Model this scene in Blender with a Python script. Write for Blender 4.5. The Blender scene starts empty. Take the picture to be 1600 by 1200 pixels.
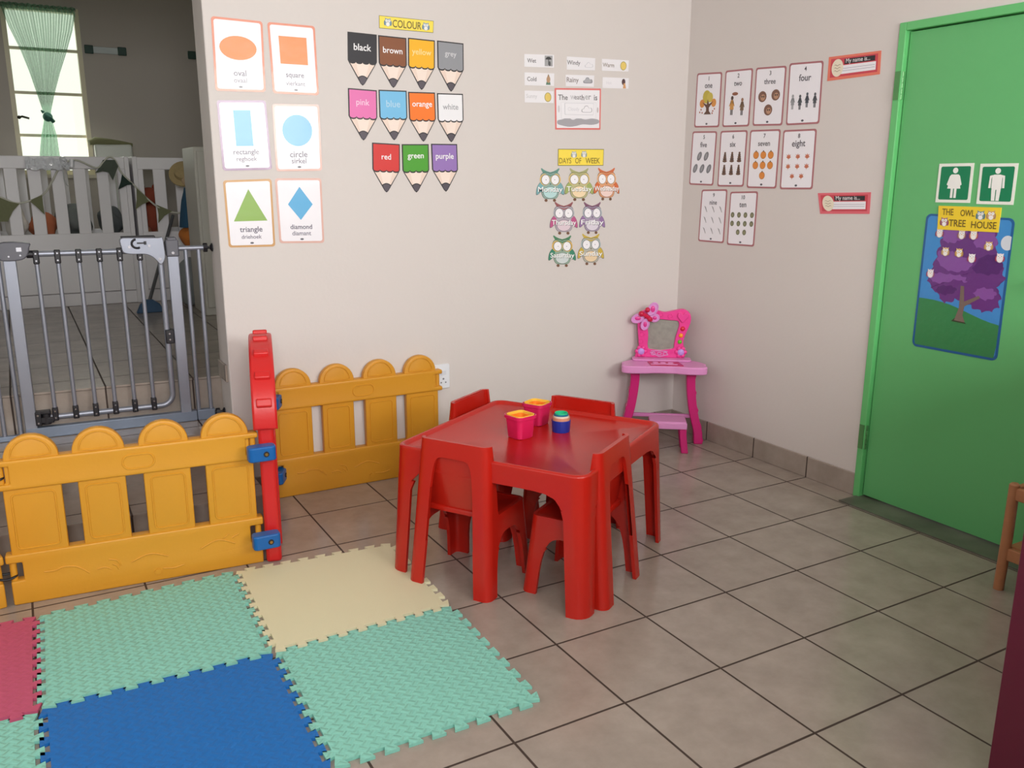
import bpy, bmesh, math, random
from mathutils import Vector, Matrix
random.seed(7)
PI = math.pi
S = bpy.context.scene
COL = S.collection

# ------------------------------------------------------------------ camera
YAW, PITCH, ROLL = 0.5194, 0.2348, 0.0028
f0 = Vector((math.sin(YAW)*math.cos(PITCH), math.cos(YAW)*math.cos(PITCH), -math.sin(PITCH)))
r0 = Vector((math.cos(YAW), -math.sin(YAW), 0)); u0 = r0.cross(f0)
rr = math.cos(ROLL)*r0 + math.sin(ROLL)*u0
uu = -math.sin(ROLL)*r0 + math.cos(ROLL)*u0
cd = bpy.data.cameras.new('camera'); cam = bpy.data.objects.new('camera', cd); COL.objects.link(cam)
cd.sensor_width = 36; cd.lens = 36*1342.75/1600; cd.clip_start = 0.05
cam.matrix_world = Matrix(((rr.x, uu.x, -f0.x, -1.6605), (rr.y, uu.y, -f0.y, -2.0120), (rr.z, uu.z, -f0.z, 1.4010), (0, 0, 0, 1)))
S.camera = cam

# ------------------------------------------------------------------ world, lights, exposure
S.view_settings.view_transform = 'Standard'; S.view_settings.look = 'None'
S.view_settings.gamma = 1; S.view_settings.use_curve_mapping = False
S.view_settings.exposure = -0.27
W = bpy.data.worlds.new('sky'); S.world = W; W.use_nodes = True
bgn = W.node_tree.nodes['Background']; bgn.inputs[0].default_value = (0.88, 0.95, 0.80, 1); bgn.inputs[1].default_value = 1.5

def area(name, loc, target, sx, sy, power, col):
    l = bpy.data.lights.new(name, 'AREA'); l.shape = 'RECTANGLE'; l.size = sx; l.size_y = sy
    l.energy = power; l.color = col
    o = bpy.data.objects.new(name, l); COL.objects.link(o); o.location = loc
    o.rotation_euler = (Vector(target)-Vector(loc)).to_track_quat('-Z', 'Y').to_euler()
    return o
area('daylight_rear_window', (0.35, -3.36, 1.98), (0.1, 0.5, 1.55), 1.7, 0.86, 92, (1.0, 0.98, 0.965))
area('added_cot_fill', (-1.95, -3.36, 1.98), (-1.3, 1.5, 1.30), 0.9, 0.86, 96, (0.96, 0.975, 1.0))  # added fill that brightens the cots; no source known there
area('added_left_fill', (-3.02, -0.6, 1.75), (0.0, 0.6, 1.2), 1.5, 1.1, 9, (0.92, 0.95, 1.0))  # added weak fill from the left; no window known there
area('daylight_cot_room', (-1.32, 5.45, 2.0), (-1.2, 3.0, 1.0), 0.44, 0.95, 5, (0.97, 1.0, 0.90))

# ------------------------------------------------------------------ helpers
def lin(c):
    c = c/255.0
    return c/12.92 if c <= 0.04045 else ((c+0.055)/1.055)**2.4
MATS = {}
def M(rgb, rough=0.5, coat=0.0, metal=0.0, bump=0.0, bscale=40.0, spec=0.5, var=0.0, name=None):
    k = (rgb, rough, coat, metal, bump, bscale, spec, var)
    if k in MATS: return MATS[k]
    m = bpy.data.materials.new(name or 'mat_%02x%02x%02x' % rgb); m.use_nodes = True
    nt = m.node_tree; b = nt.nodes['Principled BSDF']
    c = (lin(rgb[0]), lin(rgb[1]), lin(rgb[2]), 1)
    b.inputs['Base Color'].default_value = c
    b.inputs['Roughness'].default_value = rough; b.inputs['Metallic'].default_value = metal
    b.inputs['Specular IOR Level'].default_value = spec
    b.inputs['Coat Weight'].default_value = coat; b.inputs['Coat Roughness'].default_value = 0.12
    if bump or var:
        tc = nt.nodes.new('ShaderNodeTexCoord'); n = nt.nodes.new('ShaderNodeTexNoise')
        n.inputs['Scale'].default_value = bscale; n.inputs['Detail'].default_value = 3
        nt.links.new(tc.outputs['Object'], n.inputs['Vector'])
        if bump:
            bp = nt.nodes.new('ShaderNodeBump'); bp.inputs['Strength'].default_value = bump; bp.inputs['Distance'].default_value = 0.01
            nt.links.new(n.outputs['Fac'], bp.inputs['Height']); nt.links.new(bp.outputs['Normal'], b.inputs['Normal'])
            nt.links.new(bp.outputs['Normal'], b.inputs['Coat Normal'])
        if var:
            mx = nt.nodes.new('ShaderNodeMix'); mx.data_type = 'RGBA'
            mx.inputs[6].default_value = tuple(x*(1-var) for x in c[:3])+(1,); mx.inputs[7].default_value = tuple(min(1, x*(1+var)) for x in c[:3])+(1,)
            nt.links.new(n.outputs['Fac'], mx.inputs[0]); nt.links.new(mx.outputs[2], b.inputs['Base Color'])
    MATS[k] = m
    return m

class MB:
    """collects shapes, links them as one mesh object"""
    def __init__(s): s.bm = bmesh.new(); s.mi = 0
    def face(s, vs):
        try:
            f = s.bm.faces.new(vs); f.material_index = s.mi; return f
        except ValueError: return None
    def v(s, p): return s.bm.verts.new(p)
    def box(s, x0, x1, y0, y1, z0, z1):
        v = [s.v((x, y, z)) for z in (z0, z1) for y in (y0, y1) for x in (x0, x1)]
        for q in ((0,2,3,1),(4,5,7,6),(0,1,5,4),(2,6,7,3),(0,4,6,2),(1,3,7,5)): s.face([v[i] for i in q])
        return s
    def prism(s, pts, f, d0, d1, caps=(True, True)):
        a = [s.v(f(x, y, d0)) for x, y in pts]; b = [s.v(f(x, y, d1)) for x, y in pts]; n = len(pts)
        if caps[0]: s.face(a[::-1])
        if caps[1]: s.face(b)
        for i in range(n): s.face([a[i], a[(i+1) % n], b[(i+1) % n], b[i]])
        return s
    def ring(s, outer, inner, f, d0, d1):
        n = len(outer)
        L = [[s.v(f(x, y, d)) for x, y in P] for P, d in ((outer, d0), (outer, d1), (inner, d1), (inner, d0))]
        for j in range(4):
            A, B = L[j], L[(j+1) % 4]
            for i in range(n): s.face([A[i], A[(i+1) % n], B[(i+1) % n], B[i]])
        return s
    def tube(s, path, r, n=8, closed=False, flat=1.0):
        P = [Vector(p) for p in path]; m = len(P); rings = []
        up = None
        for i in range(m):
            if closed: t = P[(i+1) % m]-P[i-1]
            else: t = P[min(i+1, m-1)]-P[max(i-1, 0)]
            t.normalize()
            if up is None:
                up = Vector((0, 0, 1)) if abs(t.z) < .9 else Vector((1, 0, 0))
            a = (up - t*up.dot(t))
            if a.length < 1e-5: a = t.orthogonal()
            a.normalize(); up = a; b = t.cross(a)
            ri = r[i] if isinstance(r, (list, tuple)) else r
            rings.append([s.v(P[i] + a*ri*math.cos(2*PI*k/n) + b*ri*flat*math.sin(2*PI*k/n)) for k in range(n)])
        for i in range(m if closed else m-1):
            A, B = rings[i], rings[(i+1) % m]
            for k in range(n): s.face([A[k], A[(k+1) % n], B[(k+1) % n], B[k]])
        if not closed: s.face(rings[0][::-1]); s.face(rings[-1])
        return s
    def lathe(s, prof, c=(0, 0, 0), n=24, axis='z', close=False):
        def pt(r, h, a):
            x, y = r*math.cos(a), r*math.sin(a)
            if axis == 'z': q = (x, y, h)
            elif axis == 'y': q = (x, h, y)
            else: q = (h, x, y)
            return Vector(q)+Vector(c)
        R = [[s.v(pt(r, h, 2*PI*k/n)) for k in range(n)] for r, h in prof]
        m = len(R)
        for i in range(m if close else m-1):
            A, B = R[i], R[(i+1) % m]
            for k in range(n): s.face([A[k], A[(k+1) % n], B[(k+1) % n], B[k]])
        if not close: s.face(R[0][::-1]); s.face(R[-1])
        return s
    def ball(s, c, r, n=16, m=10, fn=None):
        if not isinstance(r, (tuple, list)): r = (r, r, r)
        rows = []
        for i in range(1, m):
            th = PI*i/m
            rows.append([s.v((c[0]+r[0]*math.sin(th)*math.cos(2*PI*k/n), c[1]+r[1]*math.sin(th)*math.sin(2*PI*k/n), c[2]+r[2]*math.cos(th))) for k in range(n)])
        t = s.v((c[0], c[1], c[2]+r[2])); b = s.v((c[0], c[1], c[2]-r[2]))
        for k in range(n):
            s.face([t, rows[0][k], rows[0][(k+1) % n]]); s.face([b, rows[-1][(k+1) % n], rows[-1][k]])
        for A, B in zip(rows, rows[1:]):
            for k in range(n): s.face([A[k], B[k], B[(k+1) % n], A[(k+1) % n]])
        return s
    def bv(s, w, seg=2):
        bmesh.ops.recalc_face_normals(s.bm, faces=s.bm.faces)
        es = [e for e in s.bm.edges if len(e.link_faces) == 2 and e.calc_face_angle(0) > math.radians(40)]
        bmesh.ops.bevel(s.bm, geom=es, offset=w, segments=seg, profile=.5, affect='EDGES', clamp_overlap=True)
        return s
    def obj(s, name, mats, parent=None, smooth=35, bevel=None, merge=True, label=None, loc=None, rot=None, subd=0, jitter=None):
        if merge: bmesh.ops.remove_doubles(s.bm, verts=s.bm.verts, dist=1e-5)
        bmesh.ops.recalc_face_normals(s.bm, faces=s.bm.faces)
        if jitter:
            for v in s.bm.verts: v.co += Vector((random.uniform(-1, 1), random.uniform(-1, 1), random.uniform(-1, 1)))*jitter
        me = bpy.data.meshes.new(name); s.bm.to_mesh(me); s.bm.free()
        if not isinstance(mats, (list, tuple)): mats = [mats]
        for m in mats: me.materials.append(m)
        if smooth:
            me.shade_smooth(); me.set_sharp_from_angle(angle=math.radians(smooth))
        o = bpy.data.objects.new(name, me); COL.objects.link(o)
        if parent: o.parent = parent
        if loc: o.location = loc
        if rot: o.rotation_euler = rot
        if bevel:
            b = o.modifiers.new('bevel', 'BEVEL'); b.width = bevel[0]; b.segments = bevel[1]; b.limit_method = 'ANGLE'; b.angle_limit = math.radians(40)
        if subd:
            q = o.modifiers.new('sub', 'SUBSURF'); q.levels = subd; q.render_levels = subd
        if label: o['label'] = label
        return o

def thing(name, label, cat, loc=(0, 0, 0), rz=0, group=None):
    o = bpy.data.objects.new(name, None); COL.objects.link(o)
    o.empty_display_size = .05
    o.location = loc; o.rotation_euler = (0, 0, rz); o['label'] = label; o['category'] = cat
    if group: o['group'] = group
    return o
def tag(o, label, cat, group=None):
    o['label'] = label; o['category'] = cat
    if group: o['group'] = group
    return o
def struct(o):
    o['kind'] = 'structure'; return o
def XZ(x, z, d): return (x, d, z)      # drawing plane facing -y
def XY(x, y, d): return (x, y, d)
def YZ(y, z, d): return (d, y, z)
def rrect(x0, y0, x1, y1, r, n=5):
    out = []
    for cx, cy, a in ((x1-r, y0+r, -90), (x1-r, y1-r, 0), (x0+r, y1-r, 90), (x0+r, y0+r, 180)):
        for i in range(n+1):
            t = math.radians(a+90*i/n); out.append((cx+r*math.cos(t), cy+r*math.sin(t)))
    return out
def ell(cx, cy, rx, ry, n=28, a0=0, a1=360):
    k = n if a1-a0 >= 360 else n+1
    return [(cx+rx*math.cos(math.radians(a0+(a1-a0)*i/n)), cy+ry*math.sin(math.radians(a0+(a1-a0)*i/n))) for i in range(k)]
def rect(x0, y0, x1, y1): return [(x0, y0), (x1, y0), (x1, y1), (x0, y1)]
def spline(pts, n=6, closed=False):
    P = [Vector(p) for p in pts]; out = []; m = len(P)
    for i in range(m if closed else m-1):
        a = P[i-1] if (closed or i > 0) else P[0]; b = P[i]; c = P[(i+1) % m]
        d = P[(i+2) % m] if (closed or i+2 < m) else P[-1]
        for k in range(n):
            t = k/n
            out.append(0.5*((2*b)+(c-a)*t+(2*a-5*b+4*c-d)*t*t+(3*b-a-3*c+d)*t*t*t))
    if not closed: out.append(P[-1])
    return [tuple(p) for p in out]

TXT = {}
def text_mesh(t):
    """(verts normalised to height 1 and starting at 0, faces, width)"""
    if t in TXT: return TXT[t]
    cu = bpy.data.curves.new('t', 'FONT'); cu.body = t; cu.resolution_u = 3; cu.offset = .012
    ob = bpy.data.objects.new('t', cu); COL.objects.link(ob)
    dg = bpy.context.evaluated_depsgraph_get()
    me = bpy.data.meshes.new_from_object(ob.evaluated_get(dg))
    vs = [(v.co.x, v.co.y) for v in me.vertices]; fs = [list(p.vertices) for p in me.polygons]
    bpy.data.objects.remove(ob); bpy.data.curves.remove(cu); bpy.data.meshes.remove(me)
    x0 = min(v[0] for v in vs); x1 = max(v[0] for v in vs); y0 = min(v[1] for v in vs); y1 = max(v[1] for v in vs)
    vs = [(x-x0, y-y0) for x, y in vs]
    TXT[t] = (vs, fs, x1-x0, y1-y0)
    return TXT[t]

WY, WX, DX = 1.705, 1.535, 1.545       # back wall, right wall, door leaf
def FB(a, b, d): return Vector((a, WY-d, b))
def FR(a, b, d): return Vector((WX-d, -a, b))
def FD(a, b, d): return Vector((DX-d, -a, b))
LAYER = 0.00035
class Card:
    """a flat printed sheet on a wall: shapes are laid on it layer by layer"""
    def __init__(s, frame, quad, rough=.35, coat=0.0, bump=0.0, bscale=30, th=.0015):
        s.f = frame; s.q = [Vector(p) for p in quad]; s.mb = MB(); s.cols = []; s.fin = (rough, coat, 0.0, bump, bscale); s.th = th
        TL, TR, BR, BL = s.q
        s.w = ((TR-TL).length+(BR-BL).length)/2; s.h = ((TL-BL).length+(TR-BR).length)/2
        c = sum(s.q, Vector((0, 0)))/4; s.c = s.f(c.x, c.y, 0)
    def map(s, x, y, d):
        u, v = x/s.w, y/s.h; TL, TR, BR, BL = s.q
        p = (TL*(1-u)+TR*u)*v + (BL*(1-u)+BR*u)*(1-v)
        return s.f(p.x, p.y, d) - s.c
    def col(s, rgb):
        m = M(rgb, s.fin[0], s.fin[1], 0.0, s.fin[3], s.fin[4])
        if m not in s.cols: s.cols.append(m)
        s.mb.mi = s.cols.index(m)
    def base(s, pts, rgb):
        s.col(rgb); s.mb.prism(pts, s.map, 0.0003, s.th); return s
    def poly(s, pts, rgb, L=1):
        s.col(rgb); s.mb.face([s.mb.v(s.map(x, y, s.th+L*LAYER)) for x, y in pts]); return s
    def text(s, t, cx, cy, rgb, w=None, h=None, L=3, ang=0, maxw=None):
        vs, fs, tw, th = text_mesh(t)
        k = w/tw if w else h/th
        if maxw and tw*k > maxw: k = maxw/tw
        ky = h/th if (w and h) else k
        s.col(rgb); ca, sa = math.cos(ang), math.sin(ang)
        P = []
        for x, y in vs:
            x = (x-tw/2)*k; y = (y-th/2)*ky
            P.append(s.mb.v(s.map(cx+x*ca-y*sa, cy+x*sa+y*ca, s.th+L*LAYER)))
        for f in fs: s.mb.face([P[i] for i in f])
        return s
    def done(s, name, label, cat, group=None):
        o = s.mb.obj(name, s.cols, merge=False, smooth=0, loc=s.c)
        return tag(o, label, cat, group)

# ------------------------------------------------------------------ the room
def tile_mat(name, base, grout, rough):
    m = bpy.data.materials.new(name); m.use_nodes = True; nt = m.node_tree; b = nt.nodes['Principled BSDF']
    tc = nt.nodes.new('ShaderNodeTexCoord'); br = nt.nodes.new('ShaderNodeTexBrick')
    br.offset = 0; br.squash = 1
    br.inputs['Scale'].default_value = 1; br.inputs['Mortar Size'].default_value = 0.0037; br.inputs['Mortar Smooth'].default_value = 0.1
    br.inputs['Brick Width'].default_value = .35; br.inputs['Row Height'].default_value = .35; br.inputs['Bias'].default_value = 0
    nt.links.new(tc.outputs['Object'], br.inputs['Vector'])
    n = nt.nodes.new('ShaderNodeTexNoise'); n.inputs['Scale'].default_value = 7; n.inputs['Detail'].default_value = 6; n.inputs['Roughness'].default_value = .65
    nt.links.new(tc.outputs['Object'], n.inputs['Vector'])
    cr = nt.nodes.new('ShaderNodeValToRGB'); e = cr.color_ramp.elements
    c = [lin(x) for x in base]
    e[0].position = .3; e[0].color = (c[0]*.84, c[1]*.83, c[2]*.82, 1); e[1].position = .7; e[1].color = (c[0]*1.1, c[1]*1.1, c[2]*1.1, 1)
    nt.links.new(n.outputs['Fac'], cr.inputs[0])
    br.inputs['Mortar'].default_value = tuple(lin(x) for x in grout)+(1,)
    nt.links.new(cr.outputs[0], br.inputs['Color1']); nt.links.new(cr.outputs[0], br.inputs['Color2'])
    nt.links.new(br.outputs['Color'], b.inputs['Base Color'])
    mr = nt.nodes.new('ShaderNodeMapRange'); mr.inputs[3].default_value = rough; mr.inputs[4].default_value = .8
    nt.links.new(br.outputs['Fac'], mr.inputs[0]); nt.links.new(mr.outputs[0], b.inputs['Roughness'])
    bp = nt.nodes.new('ShaderNodeBump'); bp.invert = True; bp.inputs['Strength'].default_value = .6; bp.inputs['Distance'].default_value = .003
    nt.links.new(br.outputs['Fac'], bp.inputs['Height']); nt.links.new(bp.outputs['Normal'], b.inputs['Normal'])
    return m
TILE = tile_mat('floor_tiles', (163, 151, 141), (66, 52, 45), .21)
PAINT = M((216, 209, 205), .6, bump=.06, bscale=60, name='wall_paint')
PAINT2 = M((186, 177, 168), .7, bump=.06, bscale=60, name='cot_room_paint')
CEIL = M((235, 232, 226), .8, name='ceiling_paint')

Z3 = .54
struct(MB().box(-3.2, 1.66, -3.4, 2.0, -.1, 0).obj('floor', TILE, smooth=0))
def step(x, y0): return y0 - .05*(x+1.3)
def slab(name, xr, y0, yb, z, lip):
    mb = MB()
    mb.prism([(-3.0, step(-3.0, y0)+.012), (xr, step(xr, y0)+.012), (xr, yb), (-3.0, yb)], XY, 0.0, z-lip)
    mb.prism([(-3.0, step(-3.0, y0)), (xr, step(xr, y0)), (xr, yb), (-3.0, yb)], XY, z-lip+.004, z)
    mb.mi = 1  # dark grout strip, coloured to read as the shadow under the lip
    mb.prism([(-3.0, step(-3.0, y0)+.016), (xr, step(xr, y0)+.016), (xr, yb), (-3.0, yb)], XY, z-lip, z-lip+.004)
    return struct(mb.obj(name, [TILE, M((60, 46, 40), .9)], smooth=0, merge=False))
slab('floor_lower_step', -.903, 1.285, 1.70, .178, .012)
slab('floor_middle_step', -.932, 1.635, 1.95, .358, .012)
slab('floor_cot_room', -.932, 1.905, 2.3, Z3, .012)
struct(MB().box(-3.0, 1.2, 2.3, 5.66, Z3-.1, Z3).box(-.932, 1.2, 1.895, 2.3, 0, Z3).obj('floor_upper', TILE, smooth=0))

struct(MB().box(-.93, 1.66, WY, 1.895, 0, 2.7).obj('wall_back', PAINT, smooth=0, bevel=(.006, 2)))
struct(MB().box(-3.2, -.93, WY, 1.895, 2.3, 2.7).obj('wall_lintel', PAINT, smooth=0))
struct(MB().box(-3.2, -1.96, WY, 1.895, 0, 2.3).obj('wall_opening', PAINT, smooth=0))
rw = MB()
rw.box(WX, 1.66, .422, WY, 0, 2.7); rw.box(WX, 1.66, -.455, .422, 2.012, 2.7); rw.box(WX, 1.66, -3.4, -.455, 0, 2.7)
struct(rw.obj('wall_right', PAINT, smooth=0))
lw = MB()
lw.box(-3.32, -3.2, -3.4, -1.4, 0, 2.7); lw.box(-3.32, -3.2, .2, 2.0, 0, 2.7); lw.box(-3.32, -3.2, -1.4, .2, 0, 1.15); lw.box(-3.32, -3.2, -1.4, .2, 2.35, 2.7)
struct(lw.obj('wall_left', PAINT, smooth=0))
bw = MB()
bw.box(-3.32, -2.45, -3.52, -3.4, 0, 2.7); bw.box(-1.45, -.55, -3.52, -3.4, 0, 2.7); bw.box(-2.45, -1.45, -3.52, -3.4, 0, 1.5); bw.box(-2.45, -1.45, -3.52, -3.4, 2.46, 2.7); bw.box(1.25, 1.66, -3.52, -3.4, 0, 2.7); bw.box(-.55, 1.25, -3.52, -3.4, 0, 1.5); bw.box(-.55, 1.25, -3.52, -3.4, 2.46, 2.7)
struct(bw.obj('wall_front', PAINT, smooth=0))
struct(MB().box(-3.2, 1.535, -2.50, -2.42, 0, 1.40).obj('wall_added_shade', PAINT, smooth=0))  # unseen low wall, added only to shade the near floor
struct(MB().box(-3.32, 1.66, -3.52, 1.895, 2.7, 2.8).obj('ceiling', CEIL, smooth=0))
# cot room shell
FY = 5.55
cw = MB()
cw.box(-3.1, -1.575, FY, FY+.12, Z3, 3.1); cw.box(-1.065, 1.2, FY, FY+.12, Z3, 3.1); cw.box(-1.575, -1.065, FY, FY+.12, Z3, 1.42); cw.box(-1.575, -1.065, FY, FY+.12, 2.615, 3.1)
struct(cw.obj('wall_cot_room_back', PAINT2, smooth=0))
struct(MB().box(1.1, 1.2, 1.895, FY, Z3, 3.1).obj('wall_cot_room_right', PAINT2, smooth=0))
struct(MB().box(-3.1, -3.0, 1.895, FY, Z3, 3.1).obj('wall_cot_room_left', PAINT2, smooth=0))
struct(MB().box(-3.1, 1.2, 1.895, FY+.12, 3.1, 3.2).obj('ceiling_cot_room', CEIL, smooth=0))

# skirting tiles
struct(MB().box(WX-.009, WX, .424, WY, 0, .104).obj('baseboard_right', TILE, smooth=0, bevel=(.002, 1)))
struct(MB().box(-.90, WX-.009, WY-.009, WY, 0, .104).obj('baseboard_back', TILE, smooth=0, bevel=(.002, 1)))
struct(MB().box(-.940, -.930, 1.735, 1.893, Z3, Z3+.075).obj('baseboard_opening', TILE, smooth=0, bevel=(.002, 1)))

# windows
def glass_mat():
    m = bpy.data.materials.new('window_glass'); m.use_nodes = True; nt = m.node_tree
    nt.nodes.remove(nt.nodes['Principled BSDF'])
    t = nt.nodes.new('ShaderNodeBsdfTransparent'); g = nt.nodes.new('ShaderNodeBsdfGlossy'); g.inputs['Roughness'].default_value = .02
    mx = nt.nodes.new('ShaderNodeMixShader'); mx.inputs[0].default_value = .05
    nt.links.new(t.outputs[0], mx.inputs[1]); nt.links.new(g.outputs[0], mx.inputs[2]); nt.links.new(mx.outputs[0], nt.nodes['Material Output'].inputs[0])
    return m
GLASS = glass_mat()
STEEL_CREAM = M((222, 212, 182), .45)
def window(name, horiz, a0, a1, z0, z1, fr, bars, f):
    w = bpy.data.objects.new(name, None); COL.objects.link(w); struct(w)
    mb = MB()
    mb.ring(rect(a0, z0, a1, z1), rect(a0+fr, z0+fr, a1-fr, z1-fr), f, -.02, .05)
    for b in bars[0]: mb.prism(rect(a0+fr, b-.010, a1-fr, b+.010), f, 0, .03)
    for b in bars[1]: mb.prism(rect(b-.010, z0+fr, b+.010, z1-fr), f, 0, .03)
    mb.obj('window_frame', STEEL_CREAM, w, smooth=0)
    MB().prism(rect(a0+fr, z0+fr, a1-fr, z1-fr), f, .010, .014).obj('window_pane', GLASS, w, smooth=0)
    return w
w1 = window('window_1', True, -1.575, -1.065, 1.42, 2.615, .032, ((1.705, 2.009, 2.319), ()), lambda a, b, d: (a, FY+.02+d, b))
hb = MB(); hb.tube([(-1.535, FY-.002, 1.83), (-1.515, FY-.03, 1.835), (-1.47, FY-.035, 1.822)], .008); hb.ball((-1.535, FY-.004, 1.83), .013)
hb.obj('window_handle', M((60, 56, 46), .4, metal=.6), w1)
MB().box(-1.60, -1.04, FY-.05, FY, 1.395, 1.42).obj('window_sill', M((205, 196, 180), .5), w1, smooth=0)
window('window_2', True, -.55, 1.25, 1.5, 2.46, .04, ((2.2,), (.35,)), lambda a, b, d: (a, -3.45-d, b))
window('added_window_rear', True, -2.45, -1.45, 1.5, 2.46, .04, ((2.2,), (-1.95,)), lambda a, b, d: (a, -3.45-d, b))  # unseen window, added to go with the cot fill light
window('added_window_left', False, -1.4, .2, 1.15, 2.35, .04, ((2.0,), (-.6,)), lambda a, b, d: (-3.25-d, a, b))  # unseen window, added to go with the left fill light

# door
GREEN = M((100, 182, 114), .34, bump=.05, bscale=25, name='green_gloss_paint')
GREEN2 = M((104, 192, 118), .33, name='green_frame_paint')
d1 = bpy.data.objects.new('door_1', None); COL.objects.link(d1); struct(d1)
fm = MB()
def frame_profile(): pass
fm.box(1.522, 1.66, .392, .424, 0, 2.012); fm.box(1.522, 1.66, -.455, -.423, 0, 2.012); fm.box(1.522, 1.66, -.423, .392, 1.980, 2.012)
fm.box(1.592, 1.66, .372, .392, 0, 1.98); fm.box(1.592, 1.66, -.423, .392, 1.962, 1.98)
fm.obj('door_frame', GREEN2, d1, smooth=0, bevel=(.003, 2), merge=False)
MB().box(DX, DX+.042, -.419, .388, .012, 1.976).obj('door_leaf', GREEN, d1, smooth=0, bevel=(.002, 2))
HG = M((90, 150, 92), .35, metal=.3)
for z in (1.772, .284):
    h = MB()
    for k in range(5): h.lathe([(.0075, z-.055+k*.022), (.0075, z-.055+k*.022+.020)], (1.532, .394, 0), 12)
    h.box(1.518, 1.523, .396, .420, z-.055, z+.055)
    h.obj('hinge', HG, d1)
hd = MB(); hd.box(DX-.008, DX, -.375, -.335, .93, 1.10); hd.tube([(DX-.01, -.355, 1.05), (DX-.05, -.355, 1.05), (DX-.052, -.34, 1.05), (DX-.05, -.25, 1.05)], .009)
hd.obj('door_handle', M((170, 168, 160), .3, metal=.9), d1)
MARBLE = M((98, 98, 88), .35, var=.75, bscale=7, name='threshold_marble')
struct(MB().box(1.408, 1.60, -.44, .405, 0, .006).obj('trim_1', MARBLE, smooth=0))

# ------------------------------------------------------------------ wall prints
QB = {
'oval': [(-0.8980, 2.0160), (-0.6980, 2.0130), (-0.7020, 1.7420), (-0.9010, 1.7380)],
'square': [(-0.6790, 2.0130), (-0.4830, 2.0130), (-0.4790, 1.7400), (-0.6720, 1.7390)],
'rectangle': [(-0.9000, 1.7020), (-0.7040, 1.7100), (-0.6950, 1.4340), (-0.8950, 1.4280)],
'circle': [(-0.6790, 1.6970), (-0.4800, 1.7030), (-0.4800, 1.4310), (-0.6780, 1.4270)],
'triangle': [(-0.8980, 1.3900), (-0.7000, 1.3970), (-0.7010, 1.1160), (-0.8940, 1.1180)],
'diamond': [(-0.6860, 1.3990), (-0.4860, 1.4000), (-0.4860, 1.1240), (-0.6820, 1.1290)],
'colour_sign': [(-0.1980, 2.0800), (0.0590, 2.0790), (0.0560, 2.0290), (-0.1990, 2.0280)],
'pencil_black': [(-0.3420, 2.0030), (-0.2110, 2.0010), (-0.2175, 1.7880), (-0.3485, 1.7900)],
'pencil_brown': [(-0.2050, 2.0000), (-0.0740, 1.9980), (-0.0755, 1.7860), (-0.2065, 1.7880)],
'pencil_yellow': [(-0.0660, 2.0000), (0.0630, 1.9980), (0.0585, 1.7840), (-0.0705, 1.7860)],
'pencil_grey': [(0.0740, 1.9990), (0.2050, 1.9960), (0.2055, 1.7835), (0.0745, 1.7865)],
'pencil_pink': [(-0.3500, 1.7760), (-0.2190, 1.7730), (-0.2225, 1.5595), (-0.3535, 1.5625)],
'pencil_blue': [(-0.2110, 1.7760), (-0.0790, 1.7780), (-0.0780, 1.5660), (-0.2100, 1.5640)],
'pencil_orange': [(-0.0720, 1.7740), (0.0590, 1.7770), (0.0635, 1.5635), (-0.0675, 1.5605)],
'pencil_white': [(0.0690, 1.7750), (0.2000, 1.7780), (0.2035, 1.5645), (0.0725, 1.5615)],
'pencil_red': [(-0.2490, 1.5530), (-0.1180, 1.5490), (-0.1225, 1.3360), (-0.2535, 1.3400)],
'pencil_green': [(-0.1090, 1.5490), (0.0230, 1.5520), (0.0240, 1.3385), (-0.1080, 1.3355)],
'pencil_purple': [(0.0350, 1.5540), (0.1670, 1.5550), (0.1730, 1.3405), (0.0410, 1.3395)],
'Wet': [(0.5260, 1.9730), (0.6920, 1.9800), (0.6930, 1.9220), (0.5270, 1.9160)],
'Cold': [(0.5270, 1.8910), (0.6950, 1.8960), (0.6940, 1.8380), (0.5290, 1.8330)],
'Sunny': [(0.5290, 1.8090), (0.6920, 1.8140), (0.6930, 1.7590), (0.5300, 1.7550)],
'Windy': [(0.7650, 1.9780), (0.9340, 1.9810), (0.9330, 1.9240), (0.7670, 1.9180)],
'Rainy': [(0.7610, 1.8940), (0.9300, 1.9000), (0.9290, 1.8460), (0.7630, 1.8410)],
'Warm': [(0.9740, 1.9810), (1.1410, 1.9840), (1.1400, 1.9310), (0.9760, 1.9250)],
'Hot': [(0.9810, 1.8950), (1.1440, 1.8990), (1.1440, 1.8480), (0.9820, 1.8430)],
'board': [(0.6980, 1.8290), (0.9730, 1.8400), (0.9760, 1.6420), (0.7050, 1.6350)],
'inner': [(0.7560, 1.7620), (0.9310, 1.7670), (0.9280, 1.7110), (0.7580, 1.7070)],
'days': [(0.7230, 1.5440), (1.0010, 1.5480), (1.0000, 1.4660), (0.7230, 1.4630)],
'Monday': [(0.5970, 1.4510), (0.7610, 1.4520), (0.7640, 1.2870), (0.5990, 1.2880)],
'Tuesday': [(0.7640, 1.4520), (0.9380, 1.4540), (0.9430, 1.2890), (0.7670, 1.2910)],
'Wednesday': [(0.9400, 1.4550), (1.1010, 1.4570), (1.1080, 1.2900), (0.9450, 1.2920)],
'Thursday': [(0.6790, 1.2880), (0.8460, 1.2860), (0.8500, 1.1210), (0.6810, 1.1260)],
'Friday': [(0.8560, 1.2860), (1.0170, 1.2840), (1.0220, 1.1190), (0.8600, 1.1240)],
'Saturday': [(0.6730, 1.1230), (0.8390, 1.1180), (0.8430, 0.9560), (0.6750, 0.9640)],
'Sunday': [(0.8500, 1.1260), (1.0150, 1.1220), (1.0210, 0.9570), (0.8530, 0.9650)],
'socket': [(-0.0050, 0.5230), (0.1040, 0.5180), (0.1060, 0.3990), (0.0030, 0.4050)],
}
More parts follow.
